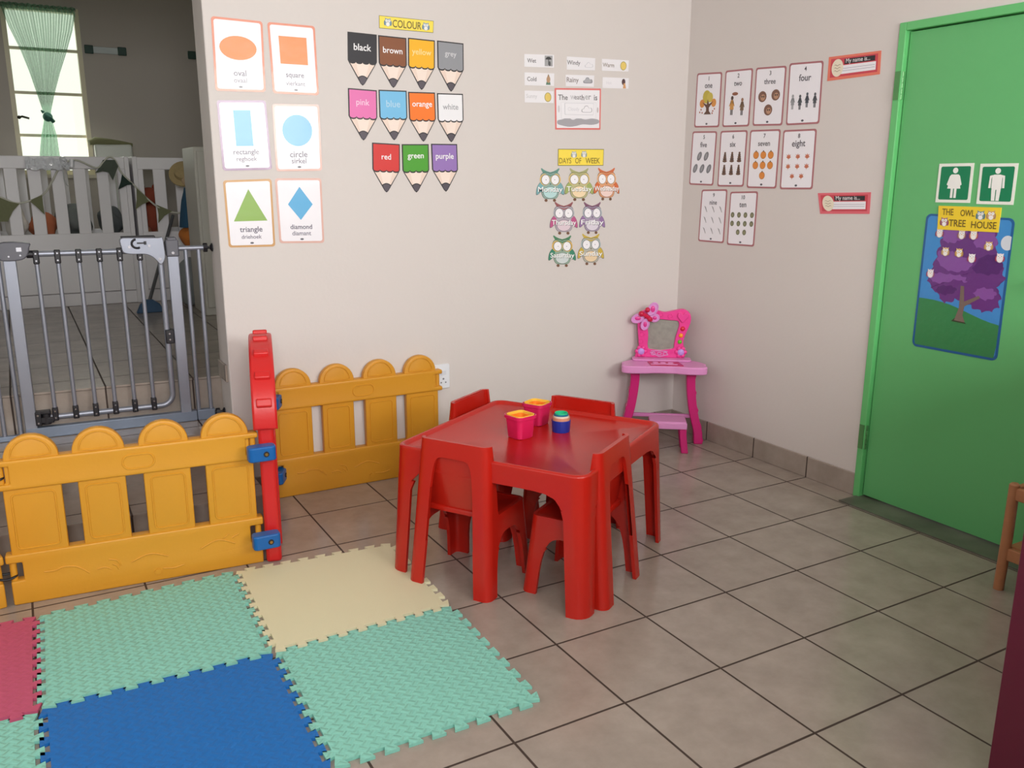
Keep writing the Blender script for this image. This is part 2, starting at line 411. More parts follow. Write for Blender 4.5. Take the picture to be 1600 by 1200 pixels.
QR = {
'1': [(-1.6320, 1.9380), (-1.4450, 1.9270), (-1.4460, 1.6590), (-1.6350, 1.6660)],
'2': [(-1.4210, 1.9300), (-1.2320, 1.9240), (-1.2350, 1.6530), (-1.4220, 1.6580)],
'3': [(-1.2120, 1.9230), (-1.0190, 1.9130), (-1.0200, 1.6470), (-1.2110, 1.6540)],
'4': [(-1.0020, 1.9210), (-0.8050, 1.9120), (-0.8010, 1.6440), (-0.9970, 1.6460)],
'5': [(-1.6450, 1.6470), (-1.4580, 1.6400), (-1.4660, 1.3670), (-1.6530, 1.3710)],
'6': [(-1.4320, 1.6400), (-1.2420, 1.6360), (-1.2460, 1.3640), (-1.4340, 1.3630)],
'7': [(-1.2240, 1.6350), (-1.0270, 1.6310), (-1.0290, 1.3570), (-1.2240, 1.3580)],
'8': [(-1.0100, 1.6250), (-0.8120, 1.6230), (-0.8090, 1.3560), (-1.0060, 1.3540)],
'9': [(-1.5500, 1.3460), (-1.3580, 1.3500), (-1.3630, 1.0760), (-1.5580, 1.0750)],
'10': [(-1.3360, 1.3380), (-1.1450, 1.3430), (-1.1480, 1.0730), (-1.3390, 1.0700)],
'name_upper': [(-0.7770, 1.9230), (-0.5090, 1.9190), (-0.5050, 1.8260), (-0.7760, 1.8230)],
'name_lower': [(-0.7760, 1.3400), (-0.4920, 1.3480), (-0.4890, 1.2570), (-0.7530, 1.2480)],
}
QD = {
'woman': [(-0.1940, 1.4620), (-0.0490, 1.4630), (-0.0470, 1.3140), (-0.1930, 1.3130)],
'man': [(-0.0240, 1.4600), (0.1210, 1.4600), (0.1220, 1.3110), (-0.0210, 1.3110)],
'house': [(-0.1740, 1.3000), (0.0800, 1.3000), (0.0810, 1.2090), (-0.1680, 1.2080)],
'tree': [(-0.2250, 1.2680), (0.1360, 1.2630), (0.1400, 0.7260), (-0.2250, 0.7260)],
}
WHITE = (242, 240, 246)
def framed(frame, q, border, bw, rough=.3, coat=.0, bump=0.0, r=.012, inner=WHITE):
    c = Card(frame, q, rough, coat, bump, 6)
    c.base(rrect(0, 0, c.w, c.h, r), border)
    c.poly(rrect(bw, bw, c.w-bw, c.h-bw, r*.8), inner, 1)
    return c
GLOSS = dict(rough=.32, coat=.40, bump=.22)
OR, BL, GR = (240, 140, 70), (82, 172, 222), (140, 180, 80)
def shape_card(key, border, shape, rgb, words, label):
    c = framed(FB, QB[key], border, .0085, **GLOSS); w, h = c.w, c.h
    c.poly(shape(w, h), rgb, 2)
    c.text(words[0], w*.5, h*.255, (96, 90, 110), w=w*{'oval': .25, 'square': .39, 'rectangle': .52, 'circle': .38, 'triangle': .48, 'diamond': .48}[words[0]])
    c.text(words[1], w*.5, h*.155, (128, 122, 138), w=w*{'ovaal': .26, 'vierkant': .42, 'reghoek': .42, 'sirkel': .32, 'driehoek': .43, 'diamant': .42}[words[1]])
    c.poly(ell(w*.5, h*.062, .008, .004, 10), (90, 90, 100), 3)
    return c.done('shape_card', label, 'poster', None)
PK, LV, PE = (226, 140, 112), (170, 142, 172), (222, 178, 166)
shape_card('oval', PK, lambda w, h: ell(w*.49, h*.60, w*.365, h*.165), OR, ('oval', 'ovaal'), 'laminated card showing an orange oval, top left of the shape cards')
shape_card('square', PK, lambda w, h: rect(w*.21, h*.43, w*.80, h*.82), OR, ('square', 'vierkant'), 'laminated card showing an orange square')
shape_card('rectangle', LV, lambda w, h: rect(w*.31, h*.35, w*.66, h*.86), BL, ('rectangle', 'reghoek'), 'laminated card showing a tall blue rectangle with mauve edge')
shape_card('circle', PE, lambda w, h: ell(w*.5, h*.61, w*.32, w*.32), BL, ('circle', 'sirkel'), 'laminated card showing a blue circle')
shape_card('triangle', (206, 158, 100), lambda w, h: [(w*.15, h*.39), (w*.86, h*.39), (w*.50, h*.86)], GR, ('triangle', 'driehoek'), 'laminated card showing a green triangle with tan edge')
shape_card('diamond', PE, lambda w, h: [(w*.24, h*.60), (w*.5, h*.36), (w*.78, h*.60), (w*.51, h*.87)], BL, ('diamond', 'diamant'), 'laminated card showing a blue diamond')

def mini_owl(c, x, y, s, body, wing, L=2, belly=(240, 238, 236)):
    c.poly(ell(x-s*.42, y-s*.1, s*.16, s*.34, 12), wing, L); c.poly(ell(x+s*.42, y-s*.1, s*.16, s*.34, 12), wing, L)
    c.poly([(x-s*.42, y+s*.56)]+[(x, y+s*.36), (x+s*.42, y+s*.56), (x+s*.36, y+s*.1), (x-s*.36, y+s*.1)], body, L)
    c.poly(ell(x, y-s*.04, s*.42, s*.50, 16), body, L+.5)
    c.poly(ell(x, y-s*.24, s*.27, s*.27, 14), belly, L+1)
    for k in (-1, 1):
        c.poly(ell(x+k*s*.19, y+s*.18, s*.17, s*.17, 12), (244, 244, 244), L+1.5); c.poly(ell(x+k*s*.19, y+s*.18, s*.05, s*.05, 8), (40, 40, 40), L+2)
    c.poly([(x-s*.06, y+s*.06), (x, y-s*.06), (x+s*.06, y+s*.06)], (220, 150, 60), L+2)
YEL = (252, 226, 84)
c = Card(FB, QB['colour_sign'], .45); w, h = c.w, c.h
c.base(rect(0, 0, w, h), (120, 116, 80)); c.poly(rect(.002, .002, w-.002, h-.002), YEL, 1)
c.text('COLOUR', w*.505, h*.47, (112, 100, 46), w=w*.53, h=h*.62)
mini_owl(c, w*.155, h*.52, h*.62, (130, 160, 180), (104, 134, 158)); mini_owl(c, w*.855, h*.47, h*.62, (130, 160, 180), (104, 134, 158))
c.done('heading_sign', 'yellow paper heading reading COLOUR above the paper pencils', 'sign')

def pencil(key, rgb, txt, label):
    c = Card(FB, QB['pencil_'+key], .45); w, h = c.w, c.h
    out = [(0, h), (0, h*.47), (w*.035, h*.43)] + [(w*.43, h*.035), (w*.5, 0), (w*.57, h*.035)] + [(w*.965, h*.43), (w, h*.47), (w, h)]
    c.base(out[::-1], (34, 30, 34))
    b = .005
    c.poly([(b, h-b), (b, h*.475), (w*.06, h*.435), (w*.455, h*.05), (w*.545, h*.05), (w*.94, h*.435), (w-b, h*.475), (w-b, h-b)][::-1], (236, 214, 200), 1)
    c.poly([(w*.26, h*.46), (w*.41, h*.12), (w*.59, h*.12), (w*.74, h*.46)], (244, 226, 214), 1.5)
    low = [];
    for i in range(4):
        for k in range(7):
            a = PI+PI*k/6; low.append((w*.04+w*.92*(i+.5+.5*math.cos(a))/4, h*.47+h*.035*(-math.sin(a))*-1))
    dark = [(x, y-.006) for x, y in low]
    c.poly([(b*.4, h-b)]+[(b*.4, h*.47)]+dark+[(w-b*.4, h*.47), (w-b*.4, h-b)], (34, 30, 34), 2)
    c.poly([(b, h-b), (b, h*.475)]+low+[(w-b, h*.475), (w-b, h-b)], rgb, 2.5)
    lead = [(w*.36, h*.14)]+[(w*.36+w*.28*k/8, h*.14+h*.035*math.sin(PI*k/8)) for k in range(1, 8)]+[(w*.64, h*.14), (w*.55, h*.03), (w*.45, h*.03)]
    c.poly([(x+(x-w*.5)*.12, y+.004) for x, y in lead], (34, 30, 34), 2); c.poly(lead, (84, 76, 86), 2.5)
    c.text(key, w*.5, h*.73, txt, w=w*{'black': .60, 'brown': .69, 'yellow': .72, 'grey': .44, 'pink': .46, 'blue': .50, 'orange': .74, 'white': .60, 'red': .34, 'green': .60, 'purple': .69}[key], L=4)
    return c.done('paper_pencil', label, 'poster', 'colour pencil cut-outs on the back wall')
wt = (246, 244, 246)
for k, rgb, t in (('black', (24, 22, 32), wt), ('brown', (132, 74, 36), wt), ('yellow', (246, 182, 14), (250, 224, 150)), ('grey', (146, 148, 154), (206, 206, 210)),
                  ('pink', (230, 116, 180), (246, 200, 226)), ('blue', (116, 190, 232), (176, 214, 238)), ('orange', (246, 120, 16), wt), ('white', (240, 240, 244), (170, 170, 176)),
                  ('red', (212, 44, 40), wt), ('green', (70, 158, 34), wt), ('purple', (150, 116, 186), wt)):
    pencil(k, rgb, t, 'paper pencil cut-out coloured and marked '+k+' on the back wall')

def cloud(cx, cy, s): return [(cx+s*x, cy+s*y) for x, y in spline([(-1, -.4), (-1.1, 0), (-.7, .2), (-.45, .6), (.1, .65), (.4, .3), (.9, .3), (1.1, -.1), (.9, -.4), (0, -.45)], 4, True)]
def weather(key, txt, draw, label, fr=(228, 226, 232)):
    c = Card(FB, QB[key], .4); w, h = c.w, c.h
    c.base(rect(0, 0, w, h), (238, 236, 240))
    c.text(key, w*.24, h*.5, txt, w=w*{'Wet': .30, 'Cold': .31, 'Sunny': .38, 'Windy': .46, 'Rainy': .42, 'Warm': .42, 'Hot': .2}[key], L=1)
    draw(c, w, h)
    return c.done('weather_card', label, 'card', 'weather word cards')
def d_wet(c, w, h):
    c.poly(rect(w*.68, h*.1, w*.95, h*.93), (168, 168, 170), 1); c.poly(ell(w*.81, h*.62, w*.10, h*.22, 12, 0, 180), (60, 60, 62), 2)
    c.poly(rect(w*.80, h*.2, w*.825, h*.62), (60, 60, 62), 2); c.poly(ell(w*.85, h*.3, w*.035, h*.2, 12), (90, 90, 92), 2)
def d_windy(c, w, h):
    c.poly(cloud(w*.78, h*.38, w*.13), (196, 196, 204), 1); c.poly(cloud(w*.78, h*.38, w*.115), (238, 236, 240), 2)
def d_sun(c, w, h):
    c.poly(ell(w*.80, h*.48, h*.36, h*.40, 20), (176, 160, 100), 1); c.poly(ell(w*.80, h*.48, h*.30, h*.34, 20), (232, 204, 110), 2)
def d_cold(c, w, h):
    c.poly([(w*.72, h*.08), (w*.88, h*.08), (w*.86, h*.32), (w*.74, h*.32)], (96, 130, 110), 1); c.poly(ell(w*.80, h*.50, w*.065, h*.27, 14), (186, 150, 116), 2); c.poly([(w*.76, h*.7), (w*.80, h*.95), (w*.84, h*.7)], (150, 124, 96), 1)
def d_rain(c, w, h):
    c.poly(cloud(w*.78, h*.5, w*.15), (150, 150, 156), 1); c.poly(cloud(w*.77, h*.52, w*.11), (178, 178, 184), 2)
def d_hot(c, w, h):
    c.poly(ell(w*.80, h*.62, w*.07, h*.3, 14), (84, 58, 62), 1); c.poly([(w*.80, h*.5), (w*.86, h*.5), (w*.90, h*.02), (w*.78, h*.02)], (214, 160, 110), 2)
DK = (110, 106, 108)  # lettering is black; glare on it is put into these paler text colours
weather('Wet', DK, d_wet, 'white weather card reading Wet with a grey picture')
weather('Cold', DK, d_cold, 'white weather card reading Cold with a wrapped up figure')
weather('Sunny', (212, 210, 214), d_sun, 'white weather card reading Sunny with glare-paled letters and yellow sun')
weather('Windy', (120, 116, 118), d_windy, 'white weather card reading Windy with a pale cloud')
weather('Rainy', (140, 128, 128), d_rain, 'white weather card reading Rainy with a grey cloud')
weather('Warm', (150, 138, 128), d_sun, 'white weather card reading Warm with a yellow sun')
weather('Hot', (222, 220, 226), d_hot, 'white weather card with glare-whitened word and a dark haired figure')
c = framed(FB, QB['board'], (226, 120, 116), .008, rough=.4, r=.004, inner=(240, 238, 242)); w, h = c.w, c.h
for k, (t, x, rgb) in enumerate((('The', .17, (120, 116, 118)), ('w', .38, (206, 204, 208)), ('eat', .49, (150, 146, 150)), ('h', .60, (120, 112, 114)), ('e', .68, (190, 188, 190)), ('r', .75, (160, 156, 160)), ('is', .88, (112, 108, 112)))):
    c.text(t, w*x, h*.78, rgb, h=h*(.13 if t[0] in 'TthiwI' else .10)*(.75 if t == 'w' else 1))
hill = spline([(w*.05, h*.14), (w*.15, h*.10), (w*.3, h*.07), (w*.45, h*.09), (w*.6, h*.13), (w*.8, h*.12), (w*.95, h*.16), (w*.95, h*.24), (w*.8, h*.27), (w*.65, h*.25), (w*.5, h*.28), (w*.38, h*.24), (w*.28, h*.29), (w*.15, h*.25), (w*.05, h*.22)], 4, True)
c.poly(hill, (170, 168, 174), 2)
c.poly(ell(w*.08, h*.5, w*.02, h*.09, 12), (214, 210, 214), 2); c.poly(ell(w*.93, h*.48, w*.02, h*.07, 12), (206, 196, 198), 2)
c.poly(rect(w*.13, h*.27, w*.89, h*.66), (214, 212, 218), 2.5); c.poly(rect(w*.135, h*.275, w*.885, h*.655), (242, 240, 244), 3)
c.done('weather_board', 'red edged sheet reading The weather is', 'poster')
c = Card(FB, [(a, b) for a, b in QB['inner']], .4, th=.0045); w, h = c.w, c.h
c.base(rrect(0, 0, w, h, .004), (206, 206, 212)); c.poly(rrect(.0015, .0015, w-.0015, h-.0015, .004), (242, 240, 244), 1)
c.text('Cloudy', w*.3, h*.45, (222, 220, 226), h=h*.4, maxw=w*.42, L=2)  # near-white text colour stands for glare on the lettering
c.poly(cloud(w*.76, h*.45, w*.165), (150, 150, 156), 2); c.poly(cloud(w*.76, h*.45, w*.148), (242, 240, 244), 3)
c.done('weather_card', 'white weather card reading Cloudy in glare-paled letters, stuck on the red edged sheet', 'card', 'weather word cards')
c = Card(FB, QB['days'], .45); w, h = c.w, c.h
c.base(rect(0, 0, w, h), (130, 124, 76)); c.poly(rect(.003, .003, w-.003, h-.003), YEL, 1)
c.text('DAYS', w*.155, h*.30, (150, 128, 50), w=w*.26, h=h*.34); c.text('OF', w*.435, h*.30, (150, 128, 50), w=w*.13, h=h*.34); c.text('WEEK', w*.755, h*.30, (140, 120, 46), w=w*.32, h=h*.34)
mini_owl(c, w*.34, h*.67, h*.38, (176, 186, 180), (150, 160, 158)); mini_owl(c, w*.56, h*.69, h*.38, (176, 186, 180), (150, 160, 158))
c.done('heading_sign', 'yellow paper heading reading DAYS OF WEEK above the paper owls', 'sign')

def owl(day, brow, body, wing, belly, ring, label):
    c = Card(FB, QB[day], .5); w, h = c.w, c.h
    dk = tuple(int(x*.62) for x in body)
    # wings, feet, body on a cream cut-out
    for s in (-1, 1):
        X = lambda t: w*(.5+s*t)
        c.mb.mi = 0
        wp = spline([(X(.27), h*.60), (X(.40), h*.54), (X(.48), h*.40), (X(.50), h*.22), (X(.43), h*.22), (X(.36), h*.28), (X(.27), h*.34)], 4, True)
        c.base([(x, y) for x, y in wp], dk); c.poly([(X(.5)+(x-X(.5))*1, y) if 0 else (x+(X(.37)-x)*.10, y+(h*.42-y)*.08) for x, y in wp], wing, 1)
        c.base(ell(X(.15), h*.045, w*.055, h*.045, 10), (120, 84, 62))
        tf = [(X(.0), h*.875), (X(.12), h*.905), (X(.22), h*.945), (X(.31), h*1.0), (X(.33), h*.97), (X(.26), h*.86), (X(.24), h*.80), (X(.0), h*.78)]
        c.base(tf, brow)
    c.base(spline([(w*.5, h*.085), (w*.72, h*.11), (w*.81, h*.27), (w*.78, h*.5), (w*.86, h*.66), (w*.80, h*.84), (w*.62, h*.87), (w*.5, h*.84), (w*.38, h*.87), (w*.20, h*.84), (w*.14, h*.66), (w*.22, h*.5), (w*.19, h*.27), (w*.28, h*.11)], 4, True), dk)
    c.poly(spline([(w*.5, h*.095), (w*.71, h*.12), (w*.795, h*.27), (w*.765, h*.5), (w*.845, h*.66), (w*.79, h*.83), (w*.62, h*.86), (w*.5, h*.83), (w*.38, h*.86), (w*.21, h*.83), (w*.155, h*.66), (w*.235, h*.5), (w*.205, h*.27), (w*.29, h*.12)], 4, True), body, 1)
    for s in (-1, 1):
        c.poly(ell(w*(.5+s*.19), h*.66, w*.185, h*.175, 20), ring, 1.5); c.poly(ell(w*(.5+s*.175), h*.655, w*.155, h*.155, 20), dk, 2)
        c.poly(ell(w*(.5+s*.170), h*.655, w*.138, h*.140, 20), (248, 246, 250), 2.5); c.poly(ell(w*(.5+s*.155), h*.655, w*.014, h*.014, 8), (96, 96, 110), 3)
    c.poly([(w*.5-w*.25, h*.86), (w*.5, h*.75), (w*.5+w*.25, h*.86), (w*.5, h*.80)], brow, 3)
    c.poly(ell(w*.5, h*.28, w*.255, h*.18, 22), dk, 2); c.poly(ell(w*.5, h*.28, w*.24, h*.168, 22), belly, 2.5)
    c.poly([(w*.465, h*.55), (w*.5, h*.49), (w*.535, h*.55)], dk, 3)
    L = .84 if len(day) < 9 else .92
    c.text(day, w*.512, h*.337, dk, w=w*L*1.04, h=h*.205, L=4); c.text(day, w*.5, h*.35, (252, 252, 252), w=w*L*1.04, h=h*.20, L=5)
    return c.done('paper_owl', label, 'poster', 'weekday owl cut-outs')
owl('Monday', (104, 154, 142), (150, 180, 170), (126, 178, 184), (190, 224, 224), (226, 190, 120), 'teal paper owl cut-out lettered Monday')
owl('Tuesday', (176, 178, 126), (196, 192, 142), (166, 180, 106), (248, 224, 184), (228, 200, 136), 'olive green paper owl cut-out lettered Tuesday')
owl('Wednesday', (216, 116, 72), (226, 160, 116), (218, 112, 62), (244, 216, 208), (236, 186, 140), 'orange paper owl cut-out lettered Wednesday')
owl('Thursday', (158, 92, 96), (184, 172, 186), (196, 92, 142), (230, 210, 220), (176, 180, 186), 'mauve paper owl with pink wings lettered Thursday')
owl('Friday', (136, 92, 116), (172, 156, 182), (154, 120, 168), (226, 218, 230), (176, 186, 192), 'purple paper owl cut-out lettered Friday')
owl('Saturday', (78, 138, 98), (150, 176, 156), (62, 140, 112), (212, 220, 220), (230, 186, 96), 'dark green paper owl cut-out lettered Saturday')
owl('Sunday', (206, 178, 76), (186, 184, 172), (208, 178, 72), (238, 212, 174), (170, 186, 190), 'mustard winged paper owl cut-out lettered Sunday')

# number cards on the right wall
words = ['one', 'two', 'three', 'four', 'five', 'six', 'seven', 'eight', 'nine', 'ten']
def grid(rows, w, y0, dy, dx, cx=.5):
    return [(w*cx+(i-(n-1)/2)*dx, y0-k*dy) for k, n in enumerate(rows) for i in range(n)]
def person(c, x, y, s, coat, legs, head=(150, 110, 84), L=2):
    c.poly(rect(x-s*.14, y-s*.9, x-s*.02, y-s*.3), legs, L); c.poly(rect(x+s*.02, y-s*.9, x+s*.14, y-s*.3), legs, L)
    c.poly([(x-s*.24, y-s*.45), (x+s*.24, y-s*.45), (x+s*.16, y+s*.35), (x-s*.16, y+s*.35)], coat, L+.5)
    c.poly([(x-s*.14, y+s*.3), (x-s*.34, y-s*.15), (x-s*.26, y-s*.18), (x-s*.06, y+s*.2)], coat, L+.5); c.poly([(x+s*.14, y+s*.3), (x+s*.34, y-s*.15), (x+s*.26, y-s*.18), (x+s*.06, y+s*.2)], coat, L+.5)
    c.poly(ell(x, y+s*.52, s*.16, s*.18, 12), head, L+1)
def leaf(x, y, s): return [(x+s*a, y+s*b) for a, b in ((0, 1), (.25, .4), (.8, .75), (.6, .1), (1, -.1), (.3, -.55), (.08, -.6), (.06, -1), (-.06, -1), (-.08, -.6), (-.3, -.55), (-1, -.1), (-.6, .1), (-.8, .75), (-.25, .4))]
def number_card(n, pic):
    c = framed(FR, QR[str(n)], (172, 106, 112), .008, rough=.35, coat=.2, bump=.15); w, h = c.w, c.h
    c.text(str(n), w*.5, h*.895, (70, 66, 74), h=h*.074); c.text(words[n-1], w*.5, h*.755, (84, 80, 88), w=w*(.30, .29, .38, .36, .27, .21, .39, .40, .28, .25)[n-1])
    pic(c, w, h)
    c.poly(ell(w*.5, h*.065, .008, .005, 10), (80, 80, 90), 2)
    return c.done('number_card', 'number card with red brown edge showing %d and the word %s' % (n, words[n-1]), 'poster', 'number cards on the right wall')
def p1(c, w, h):
    for q, (x, y, r, rgb) in enumerate(((.45, .56, .16, (196, 178, 64)), (.58, .55, .12, (206, 188, 80)), (.28, .44, .10, (214, 140, 60)), (.74, .45, .10, (222, 150, 70)))): c.poly(ell(w*x, h*y, w*r, w*r*1.1, 14), rgb, 2+q*.2)
    c.poly([(w*.36, h*.24), (w*.66, h*.24), (w*.57, h*.30), (w*.56, h*.36), (w*.72, h*.48), (w*.56, h*.43), (w*.50, h*.52), (w*.47, h*.42), (w*.30, h*.46), (w*.45, h*.36), (w*.45, h*.30)], (96, 60, 44), 3)
    for x, y in ((.25, .33), (.2, .28), (.3, .27), (.72, .3), (.78, .34), (.7, .26)): c.poly(ell(w*x, h*y, .005, .005, 6), (170, 90, 60), 2)
def p2(c, w, h):
    person(c, w*.32, h*.40, h*.21, (210, 150, 70), (60, 50, 52), (70, 46, 40)); person(c, w*.70, h*.37, h*.19, (120, 92, 66), (70, 66, 70))
    c.poly(ell(w*.42, h*.58, w*.11, h*.03, 12), (140, 84, 60), 4)
def p3(c, w, h):
    for x, y in ((.28, .50), (.72, .52), (.5, .27)):
        c.poly(ell(w*x, h*y, w*.14, h*.095, 16), (122, 84, 66), 2); c.poly(ell(w*x+w*.02, h*y-h*.015, w*.08, h*.055, 12), (188, 142, 112), 2.5)
        for s in (-1, 1): c.poly(ell(w*x+w*(.02+s*.03), h*y, .004, .005, 8), (50, 36, 32), 3)
def p4(c, w, h):
    for x, y, a, b in ((.17, .39, (150, 152, 156), (150, 152, 156)), (.39, .38, (72, 76, 82), (60, 62, 70)), (.60, .41, (64, 72, 82), (56, 62, 72)), (.83, .40, (74, 78, 84), (60, 62, 70))): person(c, w*x, h*y, h*.15, a, b, tuple(min(255, q+14) for q in a))
def icon(rows, y0, dy, dx, fn): 
    def f(c, w, h):
        for x, y in grid(rows, w, h*y0, h*dy, w*dx): fn(c, x, y, w, h)
    return f
def i5(c, x, y, w, h): c.poly([(x+(a*.8+b*.35)*w*.11, y+b*h*.085) for a, b in ell(0, 0, 1, 1, 14)], (128, 128, 134), 2); c.poly([(x+(a*.5+b*.30)*w*.07, y+b*h*.05) for a, b in ell(0, 0, 1, 1, 10)], (158, 158, 162), 2.5)
def i6(c, x, y, w, h):
    for k in range(5): c.poly(ell(x, y-h*.07+k*h*.035, w*(.085-.012*k), h*.024, 12), (86, 58, 44) if k % 2 else (104, 72, 54), 2+k*.1)
def i7(c, x, y, w, h): c.poly(ell(x, y, w*.095, h*.066, 18), (180, 110, 40), 2); c.poly(ell(x, y, w*.085, h*.058, 18), (226, 140, 56), 2.5); c.poly(rect(x-.003, y+h*.05, x+.003, y+h*.08), (110, 90, 50), 2.5)
def i8(c, x, y, w, h): c.poly(leaf(x, y, w*.075), (198, 112, 80), 2)
def i9(c, x, y, w, h):
    for k in range(3): c.poly([(x-w*.05+k*w*.02, y+h*.055-k*h*.01), (x-w*.035+k*w*.02, y+h*.06-k*h*.01), (x+w*.07, y-h*.055), (x+w*.055, y-h*.06)], (150, 146, 150), 2+k*.2)
def i10(c, x, y, w, h): c.poly(ell(x, y, w*.068, h*.052, 14), (110, 112, 84), 2); c.poly(ell(x, y-h*.005, w*.04, h*.03, 12), (140, 138, 104), 2.5)
for n, pic in ((1, p1), (2, p2), (3, p3), (4, p4), (5, icon((2, 3), .54, .23, .28, i5)), (6, icon((3, 3), .53, .23, .27, i6)), (7, icon((3, 3, 1), .57, .175, .245, i7)),
               (8, icon((3, 3, 2), .55, .165, .28, i8)), (9, icon((3, 3, 3), .63, .205, .29, i9)), (10, icon((4, 4, 2), .57, .16, .235, i10))): number_card(n, pic)
for key, rgb, lab in (('name_upper', (230, 122, 100), 'orange edged name label reading My name is, upper of two beside the door'), ('name_lower', (226, 108, 120), 'pink edged name label reading My name is, lower of two beside the door')):
    c = Card(FR, QR[key], .45); w, h = c.w, c.h
    c.base(rect(0, 0, w, h), rgb); c.poly(rect(w*.05, h*.12, w*.95, h*.90), (206, 70, 84), 1)
    c.poly(rect(w*.22, h*.22, w*.92, h*.58), (240, 238, 244), 2)
    for y in (.34, .44): c.poly(rect(w*.24, h*y, w*.90, h*(y+.015)), (150, 150, 170), 2.5)
    c.poly(rect(w*.32, h*.62, w*.90, h*.84), (44, 38, 44), 2)
    c.text('My name is...', w*.58, h*.725, (226, 222, 224), w=w*.46)
    c.poly(ell(w*.19, h*.5, w*.115, h*.37, 24), (236, 226, 204), 3)
    for y in (.36, .48, .60): c.poly(spline([(w*.12, h*y), (w*.15, h*(y+.05)), (w*.19, h*y), (w*.23, h*(y+.05)), (w*.26, h*y), (w*.23, h*(y+.02)), (w*.19, h*(y-.03)), (w*.15, h*(y+.02))], 3, True), (176, 156, 136), 3.5)
    c.done('name_label', lab, 'label', 'name labels on the right wall')

# signs on the door
def wc(key, label, woman):
    c = Card(FD, QD[key], .35, th=.002); w, h = c.w, c.h
    c.base(rect(0, 0, w, h), (236, 238, 228)); c.poly(rrect(w*.075, h*.075, w*.925, h*.925, .006), (10, 128, 84), 1)
    c.poly(ell(w*.5, h*.82, w*.075, w*.075, 18), (240, 240, 236), 2)
    P = lambda pts: [(w*(.5+s*x), h*y) for s in (1,) for x, y in pts]
    if woman:
        c.poly(P([(-.10, .72), (.10, .72), (.19, .36), (-.19, .36)]), (240, 240, 236), 2)
        for s in (-1, 1):
            c.poly([(w*(.5+s*x), h*y) for x, y in ((.10, .72), (.145, .68), (.215, .46), (.165, .43), (.08, .66))], (240, 240, 236), 2.5)
            c.poly([(w*(.5+s*x), h*y) for x, y in ((.015, .37), (.085, .37), (.085, .12), (.015, .12))], (240, 240, 236), 2.5)
    else:
        c.poly(rrect(w*.365, h*.36, w*.635, h*.73, .008), (240, 240, 236), 2)
        for s in (-1, 1):
            c.poly([(w*(.5+s*x), h*y) for x, y in ((.12, .72), (.20, .70), (.215, .40), (.155, .40), (.14, .66))], (240, 240, 236), 2.5)
            c.poly([(w*(.5+s*x), h*y) for x, y in ((.012, .37), (.125, .37), (.105, .09), (.012, .09))], (240, 240, 236), 2.5)
            c.poly([(w*(.5+s*x), h*y) for x, y in ((.142, .64), (.150, .64), (.150, .40), (.142, .40))], (10, 128, 84), 3)
    return c.done('toilet_sign', label, 'sign', 'toilet signs on the green door')
wc('woman', 'green and white toilet sign with a woman figure on the door', True)
wc('man', 'green and white toilet sign with a man figure on the door', False)
c = Card(FD, QD['tree'], .28, coat=.3, bump=.15, th=.002); w, h = c.w, c.h
c.base(rrect(0, 0, w, h, .022), (26, 92, 150)); c.poly(rrect(w*.025, h*.018, w*.975, h*.985, .016), (62, 140, 206), 1)
c.poly([(w*.025, h*.36)]+[(w*(.025+.95*k/10), h*(.375+.02*math.sin(k*.5)-.010*k)) for k in range(0, 11)]+[(w*.975, h*.10), (w*.96, h*.018), (w*.04, h*.018), (w*.025, h*.05)], (50, 132, 80), 1.5)
c.poly(ell(w*.955, h*.83, w*.07, w*.075, 20, 60, 300), (210, 216, 224), 1.6)
def blob(pts, n=5): return [(w*x, h*y) for x, y in spline(pts, n, True)]
def frill(pts, rgb, L, amp=.012):
    P = blob(pts, 8); random.seed(len(pts)); c.poly([(x+w*amp*1.4*math.sin(i*1.1), y+h*amp*.7*math.cos(i*1.27)) for i, (x, y) in enumerate(P)], rgb, L)
P1, P2, P3 = (104, 54, 128), (134, 82, 160), (84, 40, 110)
c.poly([(w*x, h*y) for x, y in ((.475, .245), (.60, .24), (.565, .29), (.575, .355), (.74, .43), (.72, .445), (.565, .39), (.545, .50), (.505, .50), (.515, .34))], (120, 104, 96), 4)
frill([(.24, .42), (.34, .36), (.48, .40), (.62, .37), (.78, .335), (.93, .37), (.95, .46), (.90, .52), (.97, .58), (.92, .68), (.86, .74), (.84, .84), (.80, .92), (.70, .97), (.30, .97), (.24, .86), (.20, .76), (.16, .64), (.10, .54), (.16, .46)], P1, 2)
frill([(.22, .84), (.30, .80), (.42, .82), (.50, .88), (.44, .95), (.30, .96)], P2, 2.5, .008)
frill([(.20, .66), (.34, .60), (.52, .61), (.60, .66), (.50, .71), (.36, .74), (.22, .74)], P2, 2.5, .008)
frill([(.14, .52), (.26, .50), (.44, .54), (.56, .53), (.52, .57), (.36, .575), (.18, .57)], P2, 2.5, .008)
frill([(.60, .80), (.72, .78), (.84, .80), (.80, .90), (.66, .92)], P2, 2.5, .008)
frill([(.62, .62), (.80, .60), (.93, .64), (.88, .74), (.70, .72)], P3, 2.6, .008)
frill([(.66, .45), (.80, .42), (.90, .46), (.86, .50), (.72, .50)], P2, 2.6, .008)
frill([(.22, .44), (.34, .42), (.46, .46), (.40, .49), (.26, .48)], P3, 2.6, .006)
c.poly([(w*x, h*y) for x, y in ((.44, .235), (.62, .23), (.56, .26), (.48, .262))], (46, 62, 44), 3)
c.done('tree_poster', 'laminated poster of a purple tree on a green hill, on the door', 'poster')
tq = [Vector(q) for q in QD['tree']]
def on_tree(x, y):
    TL, TR, BR, BL = tq; p = (TL*(1-x)+TR*x)*y+(BL*(1-x)+BR*x)*(1-y); return p
